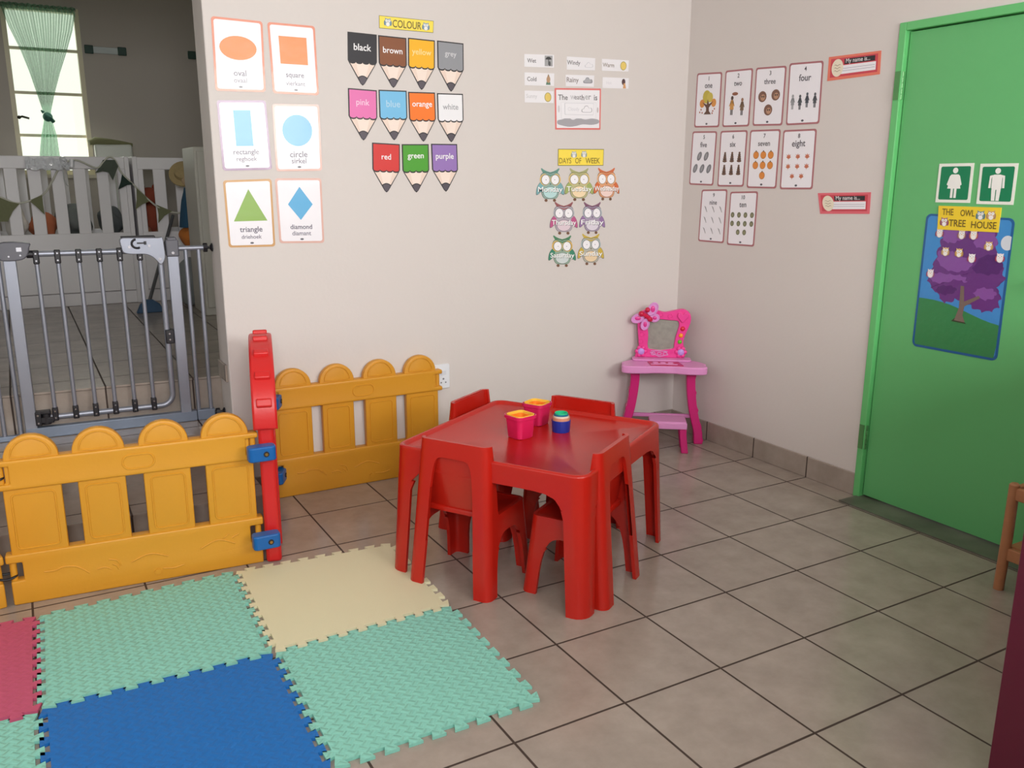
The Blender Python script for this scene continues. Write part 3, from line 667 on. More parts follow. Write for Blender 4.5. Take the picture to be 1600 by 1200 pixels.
for k, (x, y, bo, wi, lab) in enumerate(((.19, .865, (226, 208, 206), (150, 76, 96), 'tiny paper owl at the left edge just under the yellow sign'), (.45, .865, (222, 200, 190), (146, 100, 96), 'tiny paper owl near the middle just under the yellow sign'),
        (.585, .868, (232, 214, 200), (180, 90, 92), 'tiny paper owl right of middle just under the yellow sign'), (.765, .80, (214, 180, 130), (190, 150, 90), 'tiny tan paper owl high on the right of the tree'),
        (.285, .735, (220, 190, 140), (176, 140, 96), 'tiny tan paper owl left of the second row in the tree'), (.445, .735, (222, 186, 120), (184, 140, 80), 'tiny tan paper owl in the middle of the tree'),
        (.595, .705, (236, 230, 232), (160, 60, 96), 'tiny white paper owl with dark pink wings in the tree'), (.90, .725, (236, 226, 230), (170, 60, 86), 'tiny paper owl stuck out at the right of the tree'),
        (.135, .565, (228, 214, 222), (160, 90, 120), 'tiny paper owl lowest on the left of the tree'))):
    p = on_tree(x, y); s = .036
    c = Card(FD, [(p.x-s/2, p.y+s/2), (p.x+s/2, p.y+s/2), (p.x+s/2, p.y-s/2), (p.x-s/2, p.y-s/2)], .4, th=.0008)
    f_ = c.f; c.f = lambda a, b, d: FD(a, b, d+.0042)
    c.c = c.f(p.x, p.y, 0)
    c.base(ell(s*.5, s*.48, s*.40, s*.48, 16), bo); mini_owl(c, s*.5, s*.5, s*.88, bo, wi, 1)
    c.done('owl_sticker', lab, 'sticker', 'tiny owls on the tree poster')
c = Card(FD, QD['house'], .45, th=.0055); w, h = c.w, c.h
c.base(rect(0, 0, w, h), (240, 208, 50))
tx = (112, 92, 34)
c.text('THE', w*.165, h*.755, tx, w=w*.19, h=h*.27); c.text('OWL', w*.49, h*.735, tx, w=w*.23, h=h*.27)
c.text('TREE', w*.335, h*.30, tx, w=w*.28, h=h*.29); c.text('HOUSE', w*.765, h*.27, tx, w=w*.40, h=h*.29)
mini_owl(c, w*.70, h*.66, h*.36, (120, 150, 150), (92, 124, 134)); mini_owl(c, w*.865, h*.68, h*.36, (206, 168, 120), (176, 140, 100)); mini_owl(c, w*.115, h*.33, h*.36, (170, 120, 130), (140, 70, 96))
c.done('heading_sign', 'yellow paper sign reading THE OWL TREE HOUSE over the tree poster', 'sign')

# ------------------------------------------------------------------ wall socket
sk = thing('wall_socket', 'white plug socket plate on the back wall beside the yellow fence', 'socket', (.052, WY, .462))
MB().prism(rrect(-.056, -.060, .056, .060, .008), XZ, 0, -.010).obj('cover_plate', M((232, 236, 242), .4), sk, bevel=(.002, 2))
mb = MB()
mb.prism(rect(-.034, .012, -.004, .036), XZ, -.010, -.014); mb.prism(rect(.008, .008, .036, .030), XZ, -.010, -.014)
mb.obj('rocker_switch', M((222, 226, 234), .4), sk, smooth=0)
mb = MB()
for x, z, r in ((.022, -.012, .005), (.010, -.030, .004), (.034, -.030, .004), (-.026, -.020, .004), (-.012, -.020, .004), (-.019, -.006, .004)): mb.lathe([(r, -.0105), (r, -.0090)], (x, 0, z), 10, 'y')
mb.obj('socket_holes', M((120, 124, 132), .6), sk)

# ------------------------------------------------------------------ moulded plastic shells (table and chairs)
RED = M((184, 30, 18), .26, bump=.03, bscale=120, name='red_plastic')
def shell(H, fx, fyf, fyr, r, arches, zc, ztop, th, feet, nt=18):
    """walls of an open moulded shell; arches[k]=(ta,za,n); returns (4 leg builders, upper builder)"""
    cols = []
    for k in range(4):
        ta, za, n = arches[k]
        ts = sorted(set([-1, 1, -(1+ta)/2, (1+ta)/2] + [round(ta*math.sin(PI/2*i/(nt/2)), 5) for i in range(-nt//2, nt//2+1)] + ([-.97, -.93, -.88, -.82] if k == 1 else []) + ([.97, .93, .88, .82] if k == 3 else [])))
        for t in ts:
            zl = 0.0 if abs(t) >= ta-1e-6 else za*(1-(abs(t)/ta)**n)**(1/n)
            cols.append((k, t, None, zl))
        for j in range(1, 5): cols.append((k, None, math.radians(90*j/5), 0.0))
    def pos(c, z, off):
        k, t, ph, _ = c
        X = fx(z); YF = fyf(z); YR = fyr(z)
        if t is not None:
            te = math.copysign(abs(t)**(1-.22*max(0, 1-z/H)), t) if abs(t) < 1 else t
            if k == 0: return (te*(X-r), -YR+off, z)
            if k == 1: return (X-off, ((YF-YR)/2)+te*((YF+YR)/2-r), z)
            if k == 2: return (-te*(X-r), YF-off, z)
            return (-X+off, ((YF-YR)/2)-te*((YF+YR)/2-r), z)
        cx, cy = ((X-r, -YR+r), (X-r, YF-r), (-X+r, YF-r), (-X+r, -YR+r))[k]
        a = math.radians(-90+90*k)+ph
        return (cx+(r-off)*math.cos(a), cy+(r-off)*math.sin(a), z)
    legs = [MB() for _ in range(4)]; up = MB()
    def corner(c):
        k, t, ph, _ = c
        return k if (t is None or t > 0) else (k-1) % 4
    n = len(cols)
    def strip(mb, A, B, za0, za1, zb0, zb1, K, top, bottom):
        def colv(c, z0, z1, off): return [mb.v(pos(c, z0+(z1-z0)*i/K, off)) for i in range(K+1)]
        ao, bo, ai, bi = colv(A, za0, za1, 0), colv(B, zb0, zb1, 0), colv(A, za0, za1, th), colv(B, zb0, zb1, th)
        def q(v):
            if (v[0].co-v[1].co).length < 1e-6 and (v[2].co-v[3].co).length < 1e-6: return
            mb.face(v)
        for i in range(K):
            q([ao[i], bo[i], bo[i+1], ao[i+1]]); q([ai[i+1], bi[i+1], bi[i], ai[i]])
        if bottom: q([ao[0], ai[0], bi[0], bo[0]])
        if top: q([ao[K], bo[K], bi[K], ai[K]])
    for i in range(n):
        A, B = cols[i], cols[(i+1) % n]
        zA, zB = A[3], B[3]
        if zA < zc or zB < zc:
            kk = corner(A) if zA < zc else corner(B)
            fz = feet[kk]
            strip(legs[kk], A, B, max(fz, min(zA, zc)), zc, max(fz, min(zB, zc)), zc, 5, False, True)
        strip(up, A, B, max(zA, zc), ztop(A), max(zB, zc), ztop(B), 4, True, zA >= zc and zB >= zc)
    for mb in legs+[up]:
        bmesh.ops.remove_doubles(mb.bm, verts=mb.bm.verts, dist=1e-5)
    return legs, up

# table
TC = (-.068, .606); TA = math.radians(31.8)
table = thing('play_table', 'square red plastic children\'s table with rounded legs and raised rim', 'table', (TC[0], TC[1], 0), TA)
HT = .478
fh = lambda z: .392-.022*z/HT
legs, up = shell(HT, fh, fh, fh, .05, [(.92, .410, 9)]*4, .36, lambda c: HT, .012, (0, 0, .009, 0))
for l in legs: l.obj('leg', RED, table, smooth=50)
up.obj('apron', RED, table, smooth=50)
mb = MB()
def rring(h, r, z): return [mb.v((x, y, z)) for x, y in rrect(-h, -h, h, h, r, 6)]
R = [rring(.358, .038, .465), rring(.370, .05, .470), rring(.3705, .05, .477), rring(.367, .047, .482), rring(.360, .041, .484), rring(.353, .035, .481), rring(.348, .03, .472), rring(.343, .026, .469), rring(.1, .02, .4675)]
for A, B in zip(R, R[1:]):
    for i in range(len(A)): mb.face([A[i], A[(i+1) % len(A)], B[(i+1) % len(B)], B[i]])
mb.face(R[-1]); mb.face(R[0][::-1])
mb.obj('tabletop', RED, table, smooth=50)

# chairs
HB, SH = .532, .285
def make_chair(foot):
    t = thing('children_chair', '', 'chair', (0, 0, 0))
    fx = lambda z: .168-.030*z/HB
    fr_ = lambda z: .165-.050*z/HB
    ff = lambda z: .160-.055*z/HB
    def top(c):
        k, tt, ph, _ = c
        if k == 0 or (k == 3 and tt is None): return HB
        if k == 1 and tt is not None: d = (tt+1)/2
        elif k == 3 and tt is not None: d = (1-tt)/2
        elif k == 0: d = 0
        else: d = 1
        e = max(0, 1-d/.19)
        return SH + (HB-SH)*e**.6 if e > 0 else SH
    lg, up = shell(HB, fx, ff, fr_, .028, [(.70, .475, 8), (.72, .215, 3.2), (.70, .215, 3.2), (.72, .215, 3.2)], .17, top, .013, foot)
    for l in lg: l.obj('leg', RED, t, smooth=45)
    up.obj('side_shell', RED, t, smooth=45)
    # backrest skin inside the rear arch, leaning forward to the seat
    mb = MB(); rows = []
    for i in range(9):
        s = i/8; z = .529-(.529-.268)*s
        y = -fr_(z)+.010+.062*s**1.4
        hx = fx(z)-.008
        rows.append(([mb.v((hx*(j/4-1), y-.012*(1-abs(j/4-1)**2)*s, z)) for j in range(9)], [mb.v((hx*(j/4-1), y+.010-.012*(1-abs(j/4-1)**2)*s, z)) for j in range(9)]))
    for (a, b), (c, d) in zip(rows, rows[1:]):
        for j in range(8): mb.face([a[j], c[j], c[j+1], a[j+1]]); mb.face([b[j], b[j+1], d[j+1], d[j]])
        mb.face([a[0], b[0], d[0], c[0]]); mb.face([a[8], c[8], d[8], b[8]])
    for j in range(8):
        mb.face([rows[0][0][j], rows[0][0][j+1], rows[0][1][j+1], rows[0][1][j]]); mb.face([rows[-1][0][j+1], rows[-1][0][j], rows[-1][1][j], rows[-1][1][j+1]])
    mb.obj('backrest', RED, t, smooth=45)
    mb = MB()
    X, F, Rr = fx(SH)-.002, ff(SH)-.002, fr_(SH)-.05
    for z in (0,):
        ou = rrect(-X, -Rr, X, F, .026, 5)
        L = [[mb.v((x*k, (y-.03)*k+.03, zz)) for x, y in ou] for k, zz in ((1, SH-.018), (1, SH-.003), (.97, SH), (.86, SH-.003), (.5, SH-.010))]
        for A, B in zip(L, L[1:]):
            for i in range(len(A)): mb.face([A[i], A[(i+1) % len(A)], B[(i+1) % len(A)], B[i]])
        mb.face(L[-1]); mb.face(L[0][::-1])
    mb.obj('seat', RED, t, smooth=50)
    return t
def tpt(e1, e2): return (TC[0]+e1*math.cos(TA)-e2*math.sin(TA), TC[1]+e1*math.sin(TA)+e2*math.cos(TA))
# local rear is -y; rear offset of the foot line from the chair centre is about .165
for (e1, e2, rot, foot, lab) in ((-.272, .112, -90, (0, 0, 0, .009), 'red plastic children\'s chair with one foot on the cream foam mat'),
                                 (-.129, -.262, 0, (0,)*4, 'red plastic children\'s chair at the near right side of the table, beside its front leg'),
                                 (.195, .300, 180, (0,)*4, 'red plastic children\'s chair at the far left side of the table, nearest the wall socket'),
                                 (.272, -.035, 90, (0,)*4, 'red plastic children\'s chair at the far right side of the table, nearest the pink vanity')):
    ch = make_chair(foot); x, y = tpt(e1, e2)
    ch.location = (x, y, 0); ch.rotation_euler = (0, 0, TA+math.radians(rot)); ch['label'] = lab; ch['group'] = 'chairs around the red table'

# ------------------------------------------------------------------ stacking cups on the table
ZT = .4675
def square_cup(x, y, z, half, h, rz, rgb, label, lip):
    mb = MB(); L = []
    def rg(hh, zz, r): return [mb.v((a, b, zz)) for a, b in rrect(-hh, -hh, hh, hh, r, 5)]
    t = .0022; b = half*.80
    prof = [(b-.004, 0), (b, .004)] + ([(half-.003, h-.014), (half+.002, h-.012), (half+.002, h-.001)] if lip else [(half, h-.002)]) + [(half-.0005, h), (half-t, h-.001), (half-t-.0012, h-.016), (b-t, .005)]
    for hh, zz in prof: L.append(rg(hh, zz, hh*.42))
    for A, B in zip(L, L[1:]):
        for i in range(len(A)): mb.face([A[i], A[(i+1) % len(A)], B[(i+1) % len(A)], B[i]])
    mb.face(L[0][::-1]); mb.face(L[-1])
    o = mb.obj('stacking_cup', M(rgb, .3), smooth=40, loc=(x, y, z), rot=(0, 0, rz)); tag(o, label, 'cup', 'square stacking cups on the red table'); return o
for (x, y, rz, w, pink) in ((-.115, .628, .20, 'nearer', (214, 34, 92)), (.030, .748, .48, 'rear', (206, 34, 90))):
    square_cup(x, y, ZT, .046, .088, rz, pink, 'square pink stacking cup, the %s of the two pink ones on the table' % w, True)
    square_cup(x, y, ZT+.006, .0415, .084, rz, (246, 196, 70), 'square yellow stacking cup nested in the %s pink cup' % w, False)
    square_cup(x, y, ZT+.012, .0340, .070, rz, (246, 132, 40), 'square orange stacking cup nested inside the yellow one of the %s pink stack' % w, False)
def round_cup(z, r, h, rgb, label):
    x, y = .058, .618
    t = .002
    o = MB().lathe([(r*.90, 0), (r*.93, .003), (r, h-.001), (r-.001, h), (r-t, h-.001), (r*.93-t, .004)], (0, 0, 0), 32).obj('stacking_cup', M(rgb, .3), smooth=40, loc=(x, y, z))
    tag(o, label, 'cup', 'round stacking cups on the red table')
round_cup(ZT, .0365, .046, (22, 50, 150), 'round dark blue stacking cup, lowest and outermost of the nested round cups')
round_cup(ZT+.005, .0335, .052, (216, 150, 120), 'round peach stacking cup nested in the blue cup')
round_cup(ZT+.010, .0306, .053, (232, 214, 196), 'round cream stacking cup nested in the peach cup')
round_cup(ZT+.015, .0278, .054, (30, 116, 150), 'round teal stacking cup nested in the cream cup')
round_cup(ZT+.020, .0250, .054, (48, 196, 140), 'round green stacking cup, innermost and topmost of the nested round cups')

# ------------------------------------------------------------------ pink toy vanity and stool
VA = math.radians(-36)
LIL = M((228, 150, 206), .35); LIL2 = M((214, 128, 188), .35); PNK = M((238, 64, 152), .3); MAG = M((206, 22, 116), .33); DRED = M((190, 24, 84), .3)
van = thing('toy_vanity', 'pink plastic toy dressing table with mirror in the room corner', 'vanity', (1.255, 1.461, 0), VA)
half = spline([(.0, -.046), (-.05, -.047), (-.085, -.056), (-.13, -.066), (-.185, -.066), (-.218, -.050), (-.223, -.018), (-.211, .002), (-.220, .020), (-.220, .050), (-.19, .095), (-.14, .140), (-.10, .172), (0, .178)], 4)
out = half + [(-x, y) for x, y in half[::-1]][1:-1]
mb = MB(); mb.prism(out, XY, .402, .442); mb.obj('tabletop', LIL, van, bevel=(.006, 2))
MB().prism(rrect(-.165, .075, .150, .160, .02), XY, .4425, .452).obj('mirror_base', LIL, van, bevel=(.003, 2))
mb = MB(); mb.prism([(-.085, .060), (.080, .060), (.100, -.036), (-.072, -.036)], XY, .4425, .446); mb.obj('tray', DRED, van, smooth=0)
mb = MB()
for k in range(3): mb.tube([(x+(-.045+k*.04), .020+y, .4475) for x, y in ell(0, 0, .014, .007, 12)], .0025, 6, True)
mb.tube([(-.07, -.020, .447), (0, -.018, .4485), (.07, -.020, .447)], .003, 6)
mb.obj('tray_pattern', LIL, van)
for s in (-1, 1):
    path = [(.148, .402), (.150, .33), (.157, .26), (.168, .19), (.185, .12), (.200, .06), (.203, 0)]
    P = spline(path, 5); mb = MB()
    inner = [(s*(x-.024), z) for x, z in P]; outer = [(s*(x+.022+(.006*max(0, math.sin(i*.95))**6)), z) for i, (x, z) in enumerate(P)]
    mb.prism(outer+inner[::-1], XZ, .022, .105)
    mb.obj('leg', MAG, van, bevel=(.004, 2))
MB().box(-.170, .170, .060, .080, .135, .155).obj('crossbar', LIL2, van, bevel=(.004, 2))
k_ = .00080
def vm(u, v): return ((u-450)*k_, .452+(470-v)*k_*.99)
outl = [vm(*q) for q in spline([(262, 470), (272, 430), (286, 395), (280, 330), (274, 262), (276, 200), (300, 152), (380, 140), (450, 156), (520, 142), (575, 134), (618, 158), (628, 210), (612, 265), (592, 320), (584, 365), (596, 420), (604, 470)], 4)]
hole = [vm(*q) for q in spline([(352, 412), (345, 380), (347, 340), (346, 300), (340, 262), (334, 226), (352, 212), (400, 204), (440, 206), (490, 210), (540, 214), (550, 240), (542, 280), (532, 318), (526, 352), (522, 385), (518, 405), (430, 420)], 4)]
n_ = min(len(outl), len(hole)); 
def resample(P, n):
    d = [0]; 
    for a, b in zip(P, P[1:]+P[:1]): d.append(d[-1]+math.dist(a, b))
    o = []; Q = P+P[:1]
    for i in range(n):
        t = d[-1]*i/n; j = max(q for q in range(len(Q)-1) if d[q] <= t+1e-9); s = (t-d[j])/max(1e-9, d[j+1]-d[j]); o.append((Q[j][0]+(Q[j+1][0]-Q[j][0])*s, Q[j][1]+(Q[j+1][1]-Q[j][1])*s))
    return o
def ang_sort(P, c, n=72):
    # radial resample about c so both loops pair up
    Pr = resample(P, 400); o = []
    for i in range(n):
        a = -PI+2*PI*(i+.5)/n
        o.append(min(Pr, key=lambda p: abs((math.atan2(p[1]-c[1], p[0]-c[0])-a+PI) % (2*PI)-PI)))
    return o
cc = vm(440, 305)
fo, fi = ang_sort(outl, cc), ang_sort(hole, cc)
VY = .135
VP = lambda x, z, d: (x, VY+d, z)
mb = MB(); mb.ring(fo, fi, VP, 0, .032); mf = mb.obj('mirror_frame', PNK, van, bevel=(.004, 2))
mb = MB(); mb.prism(fi, VP, .014, .018); mb.obj('mirror_glass', M((164, 162, 154), .3, metal=.35, var=.25, bscale=45), van, smooth=0)
mb = MB(); mb.prism(fo, VP, .0315, .036); mb.obj('mirror_back', PNK, van, smooth=0)
def dome(u, v, r, d, name, mat, par=van, n=14):
    x, z = vm(u, v); b = MB(); b.ball((x, VY-.001, z), (r, d, r), n, 8); return b.obj(name, mat, par)
dome(575, 266, .013, .010, 'button', M((214, 30, 60), .25)); dome(565, 313, .012, .009, 'button', M((250, 160, 30), .25)); dome(560, 357, .012, .009, 'button', M((96, 190, 40), .25))
mb = MB(); hx, hz = vm(572, 185)
mb.prism([(hx+.030*a, hz+.030*b) for a, b in spline([(0, -1), (.5, -.5), (.95, .1), (.8, .7), (.35, .8), (0, .45), (-.35, .8), (-.8, .7), (-.95, .1), (-.5, -.5)], 4, True)], VP, -.012, 0)
mb.obj('heart', PNK, van, bevel=(.006, 3))
for u in (303, 570):
    x, z = vm(u, 428); b = MB()
    for q in range(6): b.ball((x+.022*math.cos(q*PI/3), VY-.002, z+.022*math.sin(q*PI/3)), (.012, .008, .012), 10, 6)
    b.obj('flower_petals', PNK, van); b = MB(); b.ball((x, VY-.006, z), (.019, .009, .019), 14, 8); b.obj('flower_centre', M((190, 150, 226), .3), van)
b = MB()
for q in range(3):
    x, z = vm(385+q*40, 442); b.tube([(x+.011*math.cos(a*PI/6), VY-.003, z+.008*math.sin(a*PI/6)) for a in range(12)], .003, 6, True)
x, z = vm(425, 442); b.tube([(x-.05, VY-.003, z+.008), (x, VY-.004, z-.016), (x+.05, VY-.003, z-.004)], .003, 6); b.tube([(x-.045, VY-.003, z+.014), (x, VY-.004, z+.016), (x+.045, VY-.003, z+.012)], .003, 6)
b.obj('swirl_ornament', LIL, van)
b = MB()
for u, v in ((425, 172), (490, 182), (303, 260), (306, 310), (300, 360)):
    x, z = vm(u, v); b.tube([(x+.012*math.cos(a*PI/6), VY-.001, z+.012*math.sin(a*PI/6)) for a in range(12)], .0025, 6, True)
b.obj('raised_rings', PNK, van)
bx, bz = vm(332, 182)
wl = MB(); wr = MB(); LW = M((222, 150, 214), .3)
for dx, dz, rx, rz_, a in ((.030, .040, .024, .036, -.5), (.042, -.008, .024, .020, .3), (-.048, -.012, .034, .022, .4), (-.008, -.044, .020, .030, -.3)):
    P = [(bx+dx+rx*math.cos(t*PI/10)*math.cos(a)-rz_*math.sin(t*PI/10)*math.sin(a), bz+dz+rx*math.cos(t*PI/10)*math.sin(a)+rz_*math.sin(t*PI/10)*math.cos(a)) for t in range(20)]
    b = MB(); b.prism(P, VP, -.018, -.008); b.tube([(x, VY-.018, z) for x, z in P], .0035, 6, True); wg = b.obj('butterfly_wing', LW, van, bevel=None)
    b = MB(); b.ball((bx+dx, VY-.018, bz+dz), (rx*.5, .004, rz_*.5), 10, 6); b.obj('wing_gem', M((226, 60, 150), .25), wg)
b = MB(); b.tube([(bx-.030, VY-.022, bz+.018), (bx, VY-.024, bz), (bx+.028, VY-.022, bz-.022)], [.008, .012, .008], 10)
b.ball((bx-.030, VY-.022, bz+.014), .016, 12, 8); b.ball((bx+.002, VY-.022, bz+.036), .014, 12, 8); b.ball((bx+.016, VY-.024, bz-.014), .014, 12, 8)
b.obj('butterfly_body', M((206, 20, 70), .2), van)

st = thing('toy_stool', 'low lilac and pink plastic stool in front of the toy dressing table', 'stool', (1.180, 1.318, 0), VA)
mb = MB(); mb.prism(rrect(-.095, .0, .095, .135, .015), XY, .160, .172)
mb.box(-.098, .098, -.002, .012, .132, .166); mb.obj('seat', LIL, st, bevel=(.004, 2))
for s in (-1, 1):
    for y in (.020, .118):
        mb = MB(); P = [(.078, .160), (.080, .10), (.086, .05), (.093, 0)]
        mb.prism([(s*(x+.018), z) for x, z in P]+[(s*(x-.018), z) for x, z in P[::-1]], XZ, y-.014, y+.014); mb.obj('leg', MAG, st, bevel=(.004, 2))

# ------------------------------------------------------------------ playpen fence
YP = M((214, 150, 40), .42, bump=.04, bscale=90, name='yellow_plastic'); FL = .818
def fence(label, loc, rz):
    t = thing('playpen_fence', label, 'fence panel', loc, rz, 'yellow playpen panels')
    L = FL; nb = [(0, 0), (L, 0), (L, .086), (L-.040, .086), (L-.040, .150), (L+.008, .150), (L+.008, .180), (-.008, .180), (-.008, .150), (.040, .150), (.040, .086), (0, .086)]
    mb = MB(); mb.prism(nb, XZ, 0, .046).bv(.006, 3)
    for pts in ([(.10, .105), (.135, .104), (.16, .112), (.20, .104), (.235, .075)], [(.26, .082), (.285, .086), (.305, .074)], [(.30, .112), (.325, .103), (.335, .080)], [(.31, .092), (.322, .084), (.328, .070)], [(.37, .088), (.43, .108), (.49, .088)],
                [(.47, .045), (.505, .040), (.54, .046)], [(.60, .095), (.66, .118), (.72, .095)], [(.68, .120), (.70, .135)], [(.71, .118), (.735, .130)]):
        mb.tube([(x, -.0004, z) for x, z in spline(pts, 5)], .0028, 12)
    mb.obj('base_panel', YP, t, merge=False)
    mb = MB(); mb.lathe([(.011, -.005), (.011, -.0001)], (.452, 0, .036), 14, 'y'); mb.obj('moulded_plug', YP, t)
    nr = [(-.008, .405), (L+.008, .405), (L+.008, .425), (L-.036, .425), (L-.036, .486), (L+.008, .486), (L+.008, .506), (-.008, .506), (-.008, .486), (.036, .486), (.036, .425), (-.008, .425)]
    mb = MB(); mb.prism(nr, XZ, -.003, .046).bv(.006, 3)
    mb.tube([(x, -.003, z) for x, z in rrect(.375, .428, .475, .478, .024, 6)], .0035, 6, True)
    mb.obj('top_rail', YP, t, merge=False)
    for c, x0, x1 in ((.105, .012, .183), (.305, .232, .380), (.510, .436, .590), (.714, .640, .806)):
        r = .081
        mb = MB(); mb.prism([(x0, .17), (x1, .17), (x1, .42), (c+r, .43), (c+r, .504)]+[(c+r*math.cos(a*PI/14), .504+r*math.sin(a*PI/14)) for a in range(1, 14)]+[(c-r, .504), (c-r, .43), (x0, .42)], XZ, .006, .038).bv(.005, 3)
        mb.tube([(x, .005, z) for x, z in rrect(x0+.022, .196, x1-.022, .388, .014, 4)], .003, 6, True)
        rr_ = r-.022
        mb.tube([(c+rr_*math.cos(a*PI/12), .005, .514+rr_*math.sin(a*PI/12)) for a in range(13)]+[(c-rr_*.4, .005, .512), (c+rr_*.4, .005, .512)], .003, 6, True)
        mb.obj('picket', YP, t, merge=False)
    for x in (.010, L-.010):
        for z0, z1 in ((.08, .156), (.42, .49)):
            mb = MB(); mb.lathe([(.011, z0), (.011, z1)], (x, .022, 0), 14); mb.obj('hinge_pin', YP, t)
    return t
fence('yellow playpen panel in front of the steps, joined to the red panel', (-1.803, 1.100, 0), -.083)
fence('yellow playpen panel standing along the back wall behind the table', (-.775, 1.658, 0), 0)
fence('yellow playpen panel cut off by the left edge of the photo', (-1.822-FL*math.cos(.20), 1.102-.165, 0), .20)
for z, lab in ((.445, 'black cable tie looped round the upper pins of two yellow panels'), (.100, 'black cable tie looped round the lower pins of two yellow panels')):
    P = [(-.030, -.014, 0), (0, -.019, -.004), (.030, -.014, 0), (.036, .004, .003), (.028, .018, .004), (0, .021, 0), (-.028, .018, .003), (-.036, .004, .002)]
    o = MB().tube(spline([(x*.78, y, q) for x, y, q in P], 4, True), .0045, 8, True).obj('cable_tie', M((22, 20, 26), .45), loc=(-1.812, 1.124, z), rot=(0, 0, .05))
    tag(o, lab, 'cable tie', 'cable ties on the playpen')

RP = M((206, 34, 34), .36, bump=.04, bscale=90, name='red_playpen_plastic')
rp = thing('playpen_arch', 'red arched playpen panel seen edge on between two yellow panels', 'fence panel', (-.957, 1.000, 0), math.radians(76.6))
RL = .66
def archz(u): return .545+.265*math.sqrt(max(0, 1-((u-RL/2)/(RL/2+.012))**2))
us = [RL/2-(RL/2)*math.cos(PI*i/28) for i in range(29)]
mb = MB(); mb.prism([(.012, 0), (RL-.012, 0), (RL-.012, .55)]+[(RL-.012-(RL-.024)*i/20, archz(RL-.012-(RL-.024)*i/20)-.03) for i in range(21)]+[(.012, .55)], XZ, -.028, .028)
mb.obj('panel', RP, rp, bevel=(.012, 3))
mb = MB()
ou = [(-.006, .520)]+[(-.006+(RL+.012)*i/28, max(.56, archz(-.006+(RL+.012)*i/28))) for i in range(29)]+[(RL+.006, .520)]
inn = [(.06, .520)]+[(.06+(RL-.12)*i/28, archz(.06+(RL-.12)*i/28)-.085) for i in range(29)]+[(RL-.06, .520)]
mb.ring(ou, inn, XZ, -.043, .043)
mb.obj('roof_arch', RP, rp, bevel=(.008, 2))
for i in range(8):
    a = math.radians(16+i*21.1); u = RL/2-(RL/2+.008)*math.cos(a); z = .545+.264*math.sin(a)
    b = MB(); nx, nz = -math.cos(a)*.72, math.sin(a); ln = math.hypot(nx, nz); nx /= ln; nz /= ln
    b.prism([(u+nx*p-nz*q, z+nz*p+nx*q) for p, q in ((-.012, -.020), (.014, -.014), (.014, .014), (-.012, .020))], XZ, -.027, .027); b.obj('roof_ridge', RP, rp, bevel=(.005, 3))
mb = MB(); mb.ring([(RL/2-.20, .02)]+[(RL/2-.20*math.cos(PI*i/20), .42+.20*math.sin(PI*i/20)) for i in range(21)]+[(RL/2+.20, .02)], [(RL/2-.17, .05)]+[(RL/2-.17*math.cos(PI*i/20), .42+.17*math.sin(PI*i/20)) for i in range(21)]+[(RL/2+.17, .05)], XZ, -.034, -.026)
mb.obj('door_outline', RP, rp, bevel=(.003, 2))
BLU = M((12, 94, 166), .38)
for x, y, rz, z, lab in ((-.984, .976, -.03, .446, 'upper blue clip joining the yellow panel to the red panel'), (-.988, .976, -.03, .112, 'lower blue clip joining the yellow panel to the red panel'),
                     (-.765, 1.645, 1.1, .452, 'upper blue clip at the far end of the red panel'), (-.765, 1.645, 1.1, .112, 'lower blue clip at the far end of the red panel')):
    t = thing('hinge_clip', lab, 'clip', (x, y, z), rz, 'blue playpen clips')
    MB().prism(rrect(-.049, -.030, .049, .022, .016), XY, -.027, .027).obj('clip_body', BLU, t, bevel=(.005, 2))
    b = MB(); b.lathe([(.010, -.033), (.010, -.030)], (.012, 0, 0), 16, 'y'); s_ = b.obj('screw_hole', M((30, 24, 24), .6), t)
    b = MB(); b.lathe([(.006, -.0345), (.006, -.031)], (.012, 0, 0), 6, 'y'); b.obj('screw', M((170, 130, 70), .35, metal=.8), t)

